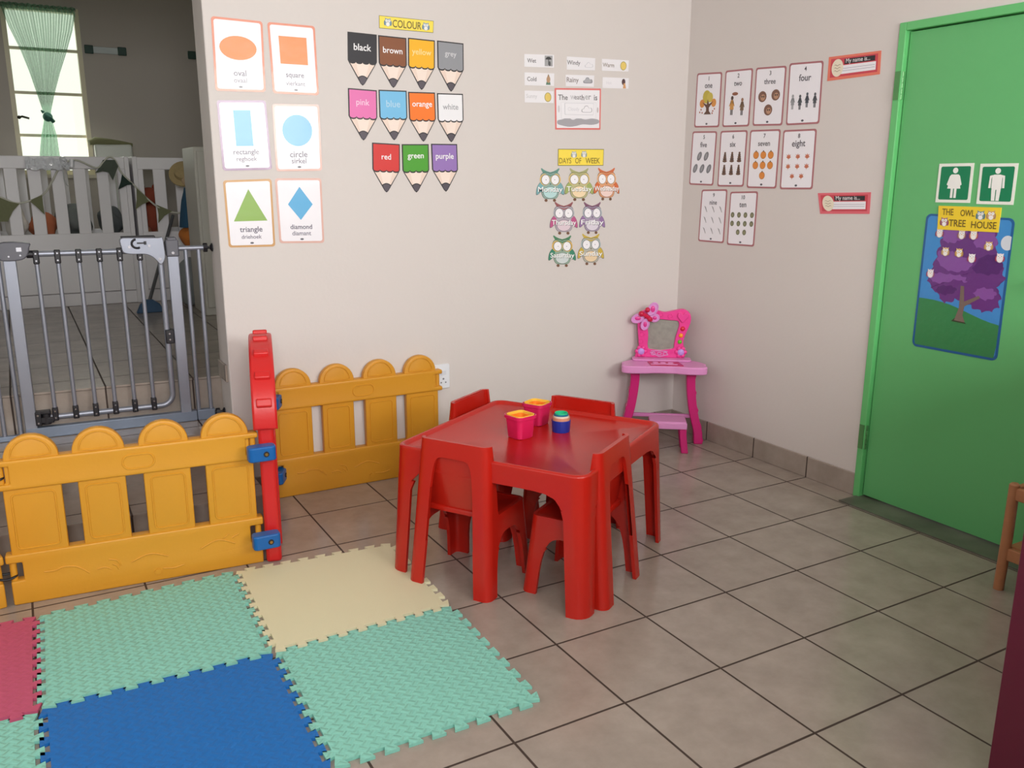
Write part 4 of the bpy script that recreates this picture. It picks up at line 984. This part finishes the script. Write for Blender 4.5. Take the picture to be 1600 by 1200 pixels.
# ------------------------------------------------------------------ foam puzzle mats
def tread_mat(rgb, weave, name):
    m = bpy.data.materials.new(name); m.use_nodes = True; nt = m.node_tree; b = nt.nodes['Principled BSDF']
    b.inputs['Base Color'].default_value = tuple(lin(x) for x in rgb)+(1,); b.inputs['Roughness'].default_value = .62
    tc = nt.nodes.new('ShaderNodeTexCoord')
    if weave:
        # short raised bars laid alternately in two directions
        mp = nt.nodes.new('ShaderNodeMapping'); mp.inputs['Scale'].default_value = (46, 46, 46); mp.inputs['Rotation'].default_value = (0, 0, math.radians(45))
        nt.links.new(tc.outputs['Object'], mp.inputs[0])
        ck = nt.nodes.new('ShaderNodeTexChecker'); ck.inputs['Scale'].default_value = 1.0
        nt.links.new(mp.outputs[0], ck.inputs[0])
        sp = nt.nodes.new('ShaderNodeSeparateXYZ'); nt.links.new(mp.outputs[0], sp.inputs[0])
        def tri(o):
            f = nt.nodes.new('ShaderNodeMath'); f.operation = 'PINGPONG'; f.inputs[1].default_value = .5; nt.links.new(o, f.inputs[0])
            g = nt.nodes.new('ShaderNodeMapRange'); g.inputs[1].default_value = .12; g.inputs[2].default_value = .40; g.interpolation_type = 'SMOOTHSTEP'; nt.links.new(f.outputs[0], g.inputs[0]); return g.outputs[0]
        mx = nt.nodes.new('ShaderNodeMix'); mx.data_type = 'FLOAT'
        nt.links.new(ck.outputs['Fac'], mx.inputs[0]); nt.links.new(tri(sp.outputs[0]), mx.inputs[2]); nt.links.new(tri(sp.outputs[1]), mx.inputs[3])
        h = mx.outputs[0]
    else:
        n = nt.nodes.new('ShaderNodeTexNoise'); n.inputs['Scale'].default_value = 220; nt.links.new(tc.outputs['Object'], n.inputs['Vector']); h = n.outputs['Fac']
    bp = nt.nodes.new('ShaderNodeBump'); bp.inputs['Strength'].default_value = weave if weave else .15; bp.inputs['Distance'].default_value = .004
    nt.links.new(h, bp.inputs['Height']); nt.links.new(bp.outputs[0], b.inputs['Normal'])
    return m
MINT, BLUE, CREAM, PINK = tread_mat((136, 204, 188), .45, 'mint_foam'), tread_mat((14, 108, 186), .3, 'blue_foam'), tread_mat((222, 217, 182), 0, 'cream_foam'), tread_mat((192, 84, 118), .2, 'pink_foam')
def puzzle(corners, mat, label, th=.009, N=9, amp=.011):
    C4 = [Vector((x, y)) for x, y in corners]; c = sum(C4, Vector((0, 0)))/4; pts = []
    for i in range(4):
        A, B = C4[i], C4[(i+1) % 4]; d = B-A; L = d.length; d.normalize(); o = Vector((d.y, -d.x)); per = L/N
        pts.append(A)
        for k in range(N):
            for s, sg, e in ((.0, 1, -.06), (.5, 1, .06), (.5, -1, -.06), (1.0, -1, .06)):
                if (k == 0 and s == 0) or (k == N-1 and s == 1): continue
                pts.append(A+d*per*(k+s+e)+o*amp*sg)
    mb = MB(); mb.prism([(p.x-c.x, p.y-c.y) for p in pts], XY, 0, th)
    o = mb.obj('foam_mat', mat, smooth=0, loc=(c.x, c.y, .0004))
    return tag(o, label, 'foam mat', 'foam puzzle mats on the floor')
puzzle([(-1.742, .400), (-1.131, .374), (-1.110, .988), (-1.728, .966)], MINT, 'mint green foam mat between the pink mat and the cream mat')
puzzle([(-1.118, .378), (-.535, .378), (-.520, .940), (-1.098, .985)], CREAM, 'cream foam mat under a table leg')
puzzle([(-1.131, -.222), (-.552, -.232), (-.535, .364), (-1.118, .364)], MINT, 'mint green foam mat with its corner reaching furthest right on the tiles')
puzzle([(-1.742, -.226), (-1.142, -.222), (-1.129, .362), (-1.740, .388)], BLUE, 'blue foam mat at the front of the play area')
puzzle([(-2.352, .372), (-1.752, .388), (-1.742, .966), (-2.342, .952)], PINK, 'pink foam mat at the left edge')
puzzle([(-2.352, -.222), (-1.752, -.226), (-1.752, .374), (-2.352, .360)], MINT, 'mint green foam mat at the bottom left corner, left of the blue mat')

# ------------------------------------------------------------------ safety gate on the middle step
ALU = M((150, 154, 166), .38, metal=.55, name='gate_silver'); ALU2 = M((128, 140, 158), .42, metal=.4, name='gate_frame_grey'); BLK = M((26, 24, 30), .45, name='black_plastic'); DGR = M((92, 92, 100), .45, name='dark_grey_plastic'); CHR = M((190, 190, 196), .25, metal=.9)
g = thing('safety_gate', 'silver metal child safety gate across the opening to the cot room', 'gate', (-1.690, 1.893, .3585), -.05)
for x in (0.0, .597):
    MB().box(x-.022, x+.022, -.016, .016, .0, .745).obj('frame_post', ALU, g, bevel=(.003, 2))
MB().box(-.022, .640, -.017, .017, .0, .045).obj('threshold_bar', ALU2, g, bevel=(.003, 2))
door = MB()
zt, zb = .747, .082
door.tube([(.052, 0, zt), (.45, 0, zt)], .0115, 12); door.tube([(.062, 0, zb)]+[(.5, 0, zb)]+[(.5+.048*math.sin(a*PI/12), 0, zb+.048-.048*math.cos(a*PI/12)) for a in range(1, 7)]+[(.548, 0, .695)], .0115, 12)
door.obj('gate_tube', ALU, g, smooth=50)
for i in range(6):
    x = .092+.0755*i
    MB().tube([(x, 0, zb), (x, 0, zt)], .0082, 10).obj('gate_bar', ALU, g, smooth=50)
    if i < 6:
        for z, dz in ((zt, -.012), (zb, .012)):
            b = MB(); b.box(x-.011, x+.011, -.016, .016, z+dz-.027, z+dz+.027)
            c_ = b.obj('bar_clamp', BLK, g, bevel=(.004, 2)); s_ = MB()
            for k in (-.014, .014): s_.lathe([(.0035, -.0185), (.0035, -.015)], (x, 0, z+dz+k), 10, 'y')
            s_.obj('clamp_screw', CHR, c_)
mb = MB(); mb.prism(spline([(-.034, .792), (.07, .792), (.072, .770), (.066, .748), (.045, .728), (-.010, .724), (-.034, .735)], 4, True), XZ, -.024, .024); h_ = mb.obj('upper_hinge', DGR, g, bevel=(.004, 2))
mb = MB(); mb.lathe([(.0035, -.026), (.0035, -.02)], (.0, 0, .742), 10, 'y'); mb.lathe([(.0035, -.026), (.0035, -.02)], (.040, 0, .745), 10, 'y'); mb.box(.028, .046, -.026, -.02, .760, .776); mb.obj('hinge_screw', CHR, h_)
MB().tube([(.06, 0, zt), (.10, 0, zt)], .015, 12).obj('hinge_sleeve', BLK, g)
mb = MB(); mb.box(.018, .040, -.022, .02, .055, .112); mb.box(.035, .085, -.020, .02, .062, .086); mb.lathe([(.017, .055), (.017, .100)], (.058, -.004, 0), 14); mb.box(.036, .075, -.02, .02, .100, .112)
h_ = mb.obj('lower_hinge', BLK, g, bevel=(.003, 2), merge=False)
mb = MB()
for z in (.066, .098): mb.lathe([(.004, -.024), (.004, -.02)], (.028, 0, z), 10, 'y')
mb.obj('hinge_screw', CHR, h_)
LAT = M((150, 154, 166), .35, metal=.5)
mb = MB(); mb.prism(spline([(.402, .800), (.45, .802), (.545, .800), (.562, .800), (.566, .76), (.566, .715), (.548, .688), (.532, .705), (.515, .722), (.49, .733), (.44, .735), (.410, .742), (.402, .765)], 3, True), XZ, -.024, .024)
l_ = mb.obj('latch_handle', LAT, g, bevel=(.006, 3))
mb = MB(); mb.box(.404, .534, -.022, .022, .798, .808); mb.obj('latch_cap', BLK, l_, bevel=(.003, 2))
mb = MB(); mb.tube([(.462+.020*math.cos(math.radians(a)), -.026, .778+.018*math.sin(math.radians(a))) for a in range(100, 320, 20)], .0045, 8); mb.box(.462, .492, -.028, -.022, .777, .783); mb.box(.488, .498, -.028, -.022, .773, .787); mb.obj('latch_emblem', BLK, l_)
mb = MB()
for x, z in ((.432, .765), (.508, .768), (.545, .712)): mb.lathe([(.006, -.027), (.006, -.020)], (x, 0, z), 12, 'y')
mb.obj('latch_screw', CHR, l_)
mb = MB(); mb.box(.572, .622, -.026, .026, .720, .790); mb.box(.578, .616, -.022, .022, .785, .800); b_ = mb.obj('latch_block', DGR, g, bevel=(.005, 2), merge=False)
mb = MB(); mb.lathe([(.006, -.029), (.006, -.02)], (.597, 0, .736), 12, 'y'); mb.obj('block_screw', CHR, b_)
mb = MB(); mb.box(.540, .574, -.020, .020, .352, .412); b_ = mb.obj('stop_bracket', BLK, g, bevel=(.004, 2))
mb = MB()
for z in (.370, .395): mb.lathe([(.004, -.023), (.004, -.018)], (.556, 0, z), 10, 'y')
mb.obj('bracket_screw', CHR, b_)
MB().tube([(.622, 0, .752), (.722, 0, .752)], .0105, 12).obj('extension_tube', ALU, g)
for x in (.650, .702): MB().tube([(x, 0, .03), (x, 0, .75)], .0085, 10).obj('extension_bar', ALU, g, smooth=50)
MB().box(.642, .716, -.016, .016, .0, .046).obj('extension_block', ALU2, g, bevel=(.003, 2))
for z in (.752, .024):
    mb = MB(); mb.lathe([(.006, .700), (.006, .757)], (0, 0, z), 10, 'x'); mb.lathe([(.019, .722), (.019, .738)], (0, 0, z), 8, 'x'); mb.lathe([(.010, .750), (.018, .756), (.018, .759)], (0, 0, z), 16, 'x'); mb.obj('pressure_bolt', BLK, g)
MB().tube([(-.022, 0, .752), (-.255, 0, .752)], .0105, 12).obj('extension_tube', ALU, g)
MB().box(-.255, -.024, -.012, .012, .0, .022).obj('extension_block', ALU2, g, bevel=(.003, 2))
for x in (-.040, -.098, -.156, -.214): MB().tube([(x, 0, .015), (x, 0, .75)], .0085, 10).obj('extension_bar', ALU, g, smooth=50)

# ------------------------------------------------------------------ cots
CW = M((240, 236, 238), .45, name='cot_white_paint')
def cot(x0, x1, label, slots, y0=4.56, y1=5.14):
    t = thing('cot', label, 'cot', ((x0+x1)/2, (y0+y1)/2, Z3), 0, 'white cots'); ox, oy, oz = (x0+x1)/2, (y0+y1)/2, Z3
    def B(name, a, b, c, d, e, f): return MB().box(a-ox, b-ox, c-oy, d-oy, e-oz, f-oz).obj(name, CW, t, bevel=(.004, 2))
    B('top_rail', x0+.03, x1-.03, y0, y0+.025, 1.455, 1.535); B('front_board', x0+.03, x1-.03, y0, y0+.022, .63, 1.030); B('plinth', x0+.02, x1-.02, y0+.012, y1-.01, Z3, .626)
    B('end_panel', x0, x0+.03, y0-.004, y1, Z3, 1.54); B('end_panel', x1-.03, x1, y0-.004, y1, Z3, 1.54)
    B('back_board', x0+.03, x1-.03, y1-.02, y1, .63, 1.03); B('back_rail', x0+.03, x1-.03, y1-.024, y1, 1.455, 1.525); B('mattress_base', x0+.03, x1-.03, y0+.022, y1-.02, .90, .93)
    e = [x0+.03]+[v for s in slots for v in s]+[x1-.03]
    for a, b in zip(e[0::2], e[1::2]):
        if b-a > .012: B('slat', a, b, y0+.003, y0+.02, 1.028, 1.457)
    e = [x0+.03]+[v for s in slots for v in (s[0]-.067, s[1]-.067)]+[x1-.03]
    for a, b in zip(e[0::2], e[1::2]):
        if b-a > .012: B('back_slat', a+.012, b-.012, y1-.018, y1-.002, 1.028, 1.457)
    m = MB(); m.box(x0+.04, x1-.04, y0+.03, y1-.03, .9305, 1.0)
    o = m.obj('mattress', M((176, 178, 178), .8), bevel=(.02, 3)); tag(o, 'grey mattress lying in the '+('left' if x0 < -1.5 else 'right')+' white cot', 'mattress', 'cot mattresses')
    return t
sa = [(-1.605-.135*k, -1.545-.135*k) for k in (3, 2, 1)]+[(-1.605, -1.546), (-1.469, -1.409), (-1.333, -1.278), (-1.202, -1.136), (-1.064, -1.004)]
cot(-2.14, -.928, 'white slatted wooden cot below the cot room window', sa)
cot(-.908, .30, 'white slatted wooden cot at the right, partly hidden behind the room corner', [(-.843+.142*k, -.780+.142*k) for k in range(8)])

def lump(name, c, r, rgb, label, cat, rough=.9, amp=.15, parent=None, seed=1, group=None, bump=.3):
    random.seed(seed); ph = [random.uniform(0, 6) for _ in range(6)]
    b = MB(); b.ball((0, 0, 0), (1, 1, 1), 28, 18)
    for v in b.bm.verts:
        q = v.co; k = 1+amp*(math.sin(3*q.x+ph[0])*math.cos(2.5*q.y+ph[1])+.6*math.sin(5*q.z+ph[2]+2*q.x)+.4*math.cos(7*q.y+ph[3]+3*q.z))
        v.co = Vector((q.x*r[0]*k, q.y*r[1]*k, max(q.z*k, -.92)*r[2]))
    o = b.obj(name, M(rgb, rough, bump=bump, bscale=35), parent, smooth=80, loc=c)
    if label: tag(o, label, cat, group)
    return o
lump('folded_blanket', (-1.29, 4.76, 1.112), (.10, .10, .115), (108, 112, 110), 'dark grey blanket bundle seen through the slats of the left cot', 'blanket', seed=3)
lump('patterned_cushion', (-1.485, 4.70, 1.083), (.085, .07, .085), (182, 104, 70), 'orange patterned cushion seen through the slats of the left cot', 'cushion', seed=5)
lump('white_bundle', (-1.645, 4.72, 1.105), (.075, .08, .105), (206, 200, 192), 'white bundle seen through the slats at the left end of the left cot', 'bundle', seed=8)
lump('grey_bolster', (-1.06, 4.78, 1.10), (.08, .10, .105), (92, 96, 98), 'dark grey rolled bedding at the right end of the left cot', 'bedding', seed=9)
# rust coloured toy
ty = thing('plush_toy', 'rust red plush toy sitting in the right cot behind its first slats', 'soft toy', (-.795, 4.74, .998))
RU = (150, 72, 50)
lump('body', (0, 0, .115), (.075, .065, .115), RU, None, None, seed=11, amp=.05, parent=ty); lump('head', (0, -.01, .275), (.062, .058, .060), RU, None, None, seed=12, amp=.04, parent=ty)
for s in (-1, 1):
    lump('ear', (s*.045, 0, .335), (.022, .016, .022), RU, None, None, seed=13, amp=.02, parent=ty); lump('arm', (s*.080, -.02, .15), (.026, .03, .06), RU, None, None, seed=14, amp=.03, parent=ty); lump('leg', (s*.045, -.07, .034), (.03, .06, .032), (178, 120, 90), None, None, seed=15, amp=.03, parent=ty)

# padded board behind the cots with an olive cloth
pb = thing('padded_board', 'white upright padded board with olive cloth along its top, behind the cots', 'pad', (-.94, 5.33, Z3))
MB().box(-.13, .13, -.04, .04, 0, 1.105).obj('pad', M((214, 216, 208), .6), pb, bevel=(.02, 3))
b = MB(); b.tube([(-.165, -.02, 1.112), (-.12, -.015, 1.125), (-.05, -.01, 1.12), (.04, 0, 1.112), (.135, 0, 1.100)], [.018, .028, .026, .022, .014], 12, flat=1.6); b.obj('olive_cloth', M((120, 120, 84), .85, bump=.3), pb)

# bunting across the cots
bt = thing('bunting', 'green triangular flag bunting hung along the front of the cots', 'bunting', (-1.15, 4.535, 1.40)); ob_ = Vector((-1.15, 4.535, 1.40))
def LP(pts, y=4.530): return [(x-ob_.x, y-ob_.y, z-ob_.z) for x, z in pts]
b = MB(); b.tube(spline(LP([(-2.05, 1.44), (-1.9, 1.34), (-1.716, 1.275), (-1.614, 1.235), (-1.476, 1.285), (-1.415, 1.363), (-1.348, 1.470), (-1.256, 1.512), (-1.138, 1.462), (-1.09, 1.500), (-1.050, 1.535), (-1.014, 1.510), (-.983, 1.431), (-.91, 1.346), (-.828, 1.251), (-.739, 1.18), (-.613, 1.156), (-.45, 1.17)]), 5), .006, 6)
b.obj('bunting_cord', M((206, 204, 190), .8), bt)
OL, OG, DG = (122, 124, 92), (88, 96, 84), (44, 62, 56)
for pts, rgb in (([(-1.735, 1.280), (-1.665, 1.246), (-1.612, 1.232), (-1.655, 1.185), (-1.690, 1.121), (-1.74, 1.120)], OL), ([(-1.554, 1.250), (-1.476, 1.287), (-1.477, 1.22), (-1.474, 1.158), (-1.52, 1.215)], OL),
                 ([(-1.09, 1.515), (-1.018, 1.515), (-1.0, 1.475), (-1.043, 1.380), (-1.066, 1.435), (-1.10, 1.440), (-1.148, 1.428), (-1.12, 1.46)], OG), ([(-.979, 1.430), (-.918, 1.354), (-.955, 1.350), (-1.016, 1.320), (-.995, 1.37)], DG),
                 ([(-.899, 1.330), (-.814, 1.242), (-.87, 1.222), (-.918, 1.185), (-.905, 1.25)], OL), ([(-.778, 1.215), (-.680, 1.170), (-.735, 1.14), (-.778, 1.090), (-.772, 1.15)], OL)):
    b = MB(); b.prism([(x-ob_.x, z-ob_.z) for x, z in pts], lambda a, c_, d: (a, -.012+d+.006*math.sin(a*40), c_), 0, .0035); b.obj('flag', M(rgb, .9, bump=.2), bt, smooth=0, label={OL: 'olive flag', OG: 'grey green flag', DG: 'dark green flag'}[rgb])
# shiny packet
m = bpy.data.materials.new('clear_packet'); m.use_nodes = True; p_ = m.node_tree.nodes['Principled BSDF']; p_.inputs['Base Color'].default_value = (.90, .91, .95, 1); p_.inputs['Roughness'].default_value = .15; p_.inputs['Transmission Weight'].default_value = .1; p_.inputs['Coat Weight'].default_value = 1
pk = thing('plastic_packet', 'shiny clear plastic packet hung over the left cot top rail', 'packet', (-1.40, 4.512, 1.485))
random.seed(21); b = MB(); NX, NZ = 22, 7
for d in (0, 1):
    G = [[b.v((-.150+.215*i/NX, (-.016 if d else .008)+random.uniform(-.007, .007)*(0 if i in (0, NX) else 1), -.036+.074*j/NZ+.005*math.sin(i*.9)+random.uniform(-.002, .002))) for j in range(NZ+1)] for i in range(NX+1)]
    for i in range(NX):
        for j in range(NZ): b.face([G[i][j], G[i+1][j], G[i+1][j+1], G[i][j+1]])
b.obj('packet_film', m, pk, smooth=20, merge=False)
b = MB(); b.tube([(.075+.012*math.sin(k*.7), -.012, -.030+.068*k/10) for k in range(11)], [.02+.006*math.sin(k*1.7) for k in range(11)], 10); b.tube([(.115, -.012, -.02), (.12, -.012, .03)], .014, 10); b.obj('gathered_end', m, pk, smooth=25)
b = MB(); b.tube(spline([(.055, -.020, .035), (.060, -.022, -.03), (.062, -.022, -.10), (.075, -.022, -.135), (.088, -.02, -.14)], 4), .0035, 6); b.obj('cord', M((190, 190, 190), .6), pk)

# doll, bag, cabinet, broom
dl = thing('rag_doll', 'large rag doll with straw hat, blue top and orange trousers beside the right cot', 'doll', (-.605, 4.28, .95))
lump('trousers', (.02, 0, .055), (.098, .085, .10), (206, 122, 52), None, None, seed=31, amp=.10, parent=dl)
b = MB(); b.lathe([(.085, .12), (.075, .20), (.058, .30), (.040, .36), (.035, .385)], (.01, 0, 0), 20); b.obj('blue_top', M((44, 84, 112), .9, bump=.3), dl)
lump('head', (.02, -.01, .44), (.060, .055, .065), (204, 176, 142), None, None, seed=33, amp=.02, parent=dl)
lump('dark_hair', (.038, -.062, .462), (.045, .045, .066), (28, 30, 38), None, None, seed=34, amp=.10, parent=dl)
b = MB(); b.lathe([(.094, -.004), (.092, .006), (.058, .010), (.052, .040), (.030, .052), (.002, .054), (.002, .048), (.046, .034), (.052, .0)], (0, 0, 0), 28); b.obj('straw_hat', M((178, 156, 112), .85, bump=.5, bscale=120), dl, loc=(-.018, .02, .475), rot=(math.radians(62), 0, math.radians(-18)))
m2 = bpy.data.materials.new('bag_plastic'); m2.use_nodes = True; p_ = m2.node_tree.nodes['Principled BSDF']; p_.inputs['Base Color'].default_value = (.30, .33, .33, 1); p_.inputs['Roughness'].default_value = .3; p_.inputs['Alpha'].default_value = .75
bg = lump('plastic_bag', (-.640, 4.26, .700), (.10, .095, .168), (90, 96, 96), 'greyish see-through plastic bag standing on the cot room floor under the doll', 'bag', seed=41, amp=.07)
bg.data.materials[0] = m2
cb = thing('white_cabinet', 'tall white cabinet edge behind the right side of the gate opening', 'cabinet', (-.448, 3.90, Z3))
MB().box(-.205, .205, -.20, .19, .0, 1.045).obj('body', M((206, 202, 192), .5), cb, bevel=(.006, 2))
MB().box(-.19, .19, -.216, -.201, .05, 1.02).obj('door', M((206, 202, 192), .5), cb, bevel=(.004, 2))
br = thing('broom', 'blue headed broom leaning against the cots', 'broom', (-.945, 4.02, Z3))
b = MB(); b.prism([(-.085, 0), (.085, 0), (.060, .055), (.018, .085), (-.018, .085), (-.060, .055)], XZ, -.02, .02); b.obj('head', M((62, 92, 124), .7), br, bevel=(.006, 2))
b = MB(); b.tube([(0, 0, .075), (.265, .495, .60)], .011, 10); b.obj('handle', M((92, 92, 96), .5), br)
# wall strips
for x0, x1, z, lab in ((-1.050, -.760, 2.337, 'clear wall mounted strip with green ends beside the cot room window'), (-.310, .0, 2.345, 'clear wall strip with green ends, cut off by the room corner')):
    t = thing('wall_holder', lab, 'wall holder', ((x0+x1)/2, FY, z)); L = (x1-x0)/2
    MB().box(-L, L, -.012, 0, -.024, .024).obj('strip', M((178, 184, 186), .15, coat=.6), t, bevel=(.003, 2))
    for s in (-1, 1): MB().box(s*(L-.03)-.03, s*(L-.03)+.03, -.024, -.0125, -.030, .030).obj('end_block', M((24, 62, 50), .5), t, bevel=(.004, 2))

# curtain
m3 = bpy.data.materials.new('sheer_green'); m3.use_nodes = True; nt = m3.node_tree; nt.nodes.remove(nt.nodes['Principled BSDF'])
tr = nt.nodes.new('ShaderNodeBsdfTransparent'); tl = nt.nodes.new('ShaderNodeBsdfTranslucent'); df = nt.nodes.new('ShaderNodeBsdfDiffuse'); c_ = tuple(lin(x) for x in (150, 186, 164))+(1,)
tl.inputs[0].default_value = c_; df.inputs[0].default_value = c_; tr.inputs[0].default_value = (.80, .92, .84, 1)
a_ = nt.nodes.new('ShaderNodeMixShader'); a_.inputs[0].default_value = .5; nt.links.new(tl.outputs[0], a_.inputs[1]); nt.links.new(df.outputs[0], a_.inputs[2])
lw_ = nt.nodes.new('ShaderNodeLayerWeight'); lw_.inputs[0].default_value = .5; mr_ = nt.nodes.new('ShaderNodeMapRange'); mr_.inputs[3].default_value = .26; mr_.inputs[4].default_value = .88; nt.links.new(lw_.outputs['Facing'], mr_.inputs[0])
e_ = nt.nodes.new('ShaderNodeMixShader'); nt.links.new(mr_.outputs[0], e_.inputs[0]); nt.links.new(tr.outputs[0], e_.inputs[1]); nt.links.new(a_.outputs[0], e_.inputs[2]); nt.links.new(e_.outputs[0], nt.nodes['Material Output'].inputs[0])
ct = thing('curtain', 'sheer green curtain knotted in the middle at the cot room window', 'curtain', (-1.335, 5.49, 1.45))
prof = [(1.165, .245, 0), (1.11, .235, .01), (1.0, .205, .01), (.85, .150, .01), (.70, .100, .0), (.55, .058, -.01), (.43, .028, -.015), (.385, .020, -.015), (.35, .030, -.015), (.25, .052, -.02), (.12, .066, -.03), (.0, .072, -.03)]
b = MB(); rows = []
NF = 140
for z, hw, sx in prof:
    rows.append([b.v((sx+hw*(2*i/NF-1), .020*math.sin(i*.55)*min(1, .45+.7*hw/.2)+.006*math.sin(i*.21), z)) for i in range(NF+1)])
for A, B_ in zip(rows, rows[1:]):
    for i in range(NF): b.face([A[i], A[i+1], B_[i+1], B_[i]])
b.obj('sheer_panel', m3, ct, smooth=80)
b = MB(); b.ball((-.015, -.012, .385), (.034, .03, .034), 12, 8); b.tube([(-.03, -.03, .40), (.0, -.045, .375), (.02, -.03, .35)], .014, 8); b.tube([(-.04, -.02, .415), (-.055, -.025, .43)], [.012, .005], 8); b.obj('knot', M((52, 98, 84), .9, bump=.4), ct)
b = MB(); b.tube([(-.26, 0, 1.15), (.25, 0, 1.145)], .006, 8); b.obj('curtain_wire', M((150, 148, 130), .5), ct)
b = MB(); b.tube([(-.245+.49*i/60, .004*math.sin(i*2.3), 1.150+.006*math.sin(i*1.7)) for i in range(61)], [.013+.005*math.sin(i*2.3) for i in range(61)], 8, flat=.6); b.obj('gathered_heading', m3, ct)

# ------------------------------------------------------------------ near right: wooden chair, cushion, maroon cupboard
WOOD = M((174, 118, 80), .45, bump=.1, bscale=30, var=.15, name='varnished_wood')
wc_ = thing('wooden_chair', 'small varnished wooden chair at the right edge by the green door', 'chair', (1.345, -.62, 0))
for x, y in ((-.135, .165), (.135, .165), (-.135, -.165), (.135, -.165)):
    b = MB(); b.tube([(x*1.02, y*1.02, 0), (x, y, .2), (x, y, .388), (x, y, .394)], [.017, .018, .017, .011], 12); b.obj('leg', WOOD, wc_)
for x in (-.135, .135):
    MB().box(x-.010, x+.010, -.160, .160, .335, .380).obj('arm_rail', WOOD, wc_, bevel=(.005, 2)); MB().box(x-.010, x+.010, -.160, .160, .115, .160).obj('seat_rail', WOOD, wc_, bevel=(.004, 2))
for y in (.165,): MB().box(-.13, .13, y-.010, y+.010, .335, .380).obj('back_rail', WOOD, wc_, bevel=(.005, 2))
for y in (-.165, .165): MB().box(-.13, .13, y-.010, y+.010, .115, .155).obj('seat_rail', WOOD, wc_, bevel=(.004, 2))
MB().box(-.125, .125, -.155, .155, .150, .164).obj('seat', WOOD, wc_, bevel=(.003, 1))
lump('cushion', (1.345, -.62, .197), (.105, .13, .032), (150, 168, 206), 'pale blue cushion lying on the wooden chair', 'cushion', seed=51, amp=.04)
MAR = M((92, 14, 44), .42, bump=.03, name='maroon_board')
cp = thing('cupboard', 'maroon cupboard side at the bottom right corner of the photo', 'cupboard', (.845, -1.448, 0))
HX, HY, HH = .66, .40, 1.08  # height and width enlarged to keep light off the floor and door
for x in (-HX, 0, HX): MB().box(x-.009, x+.009, -HY, HY, .0, HH).obj('side_panel', MAR, cp, smooth=0, bevel=(.002, 1))
for s_ in (-1, 1):
    for z in (.05, .38, .72):
        MB().box(min(s_*.010, s_*(HX-.010)), max(s_*.010, s_*(HX-.010)), -HY, HY-.012, z, z+.018).obj('shelf', MAR, cp, smooth=0)
    MB().box(min(s_*.010, s_*(HX-.010)), max(s_*.010, s_*(HX-.010)), HY-.011, HY, .0, HH).obj('back_panel', MAR, cp, smooth=0)
MB().box(-HX-.012, HX+.012, -HY-.01, HY+.01, HH+.001, HH+.020).obj('top', MAR, cp, smooth=0, bevel=(.003, 2))
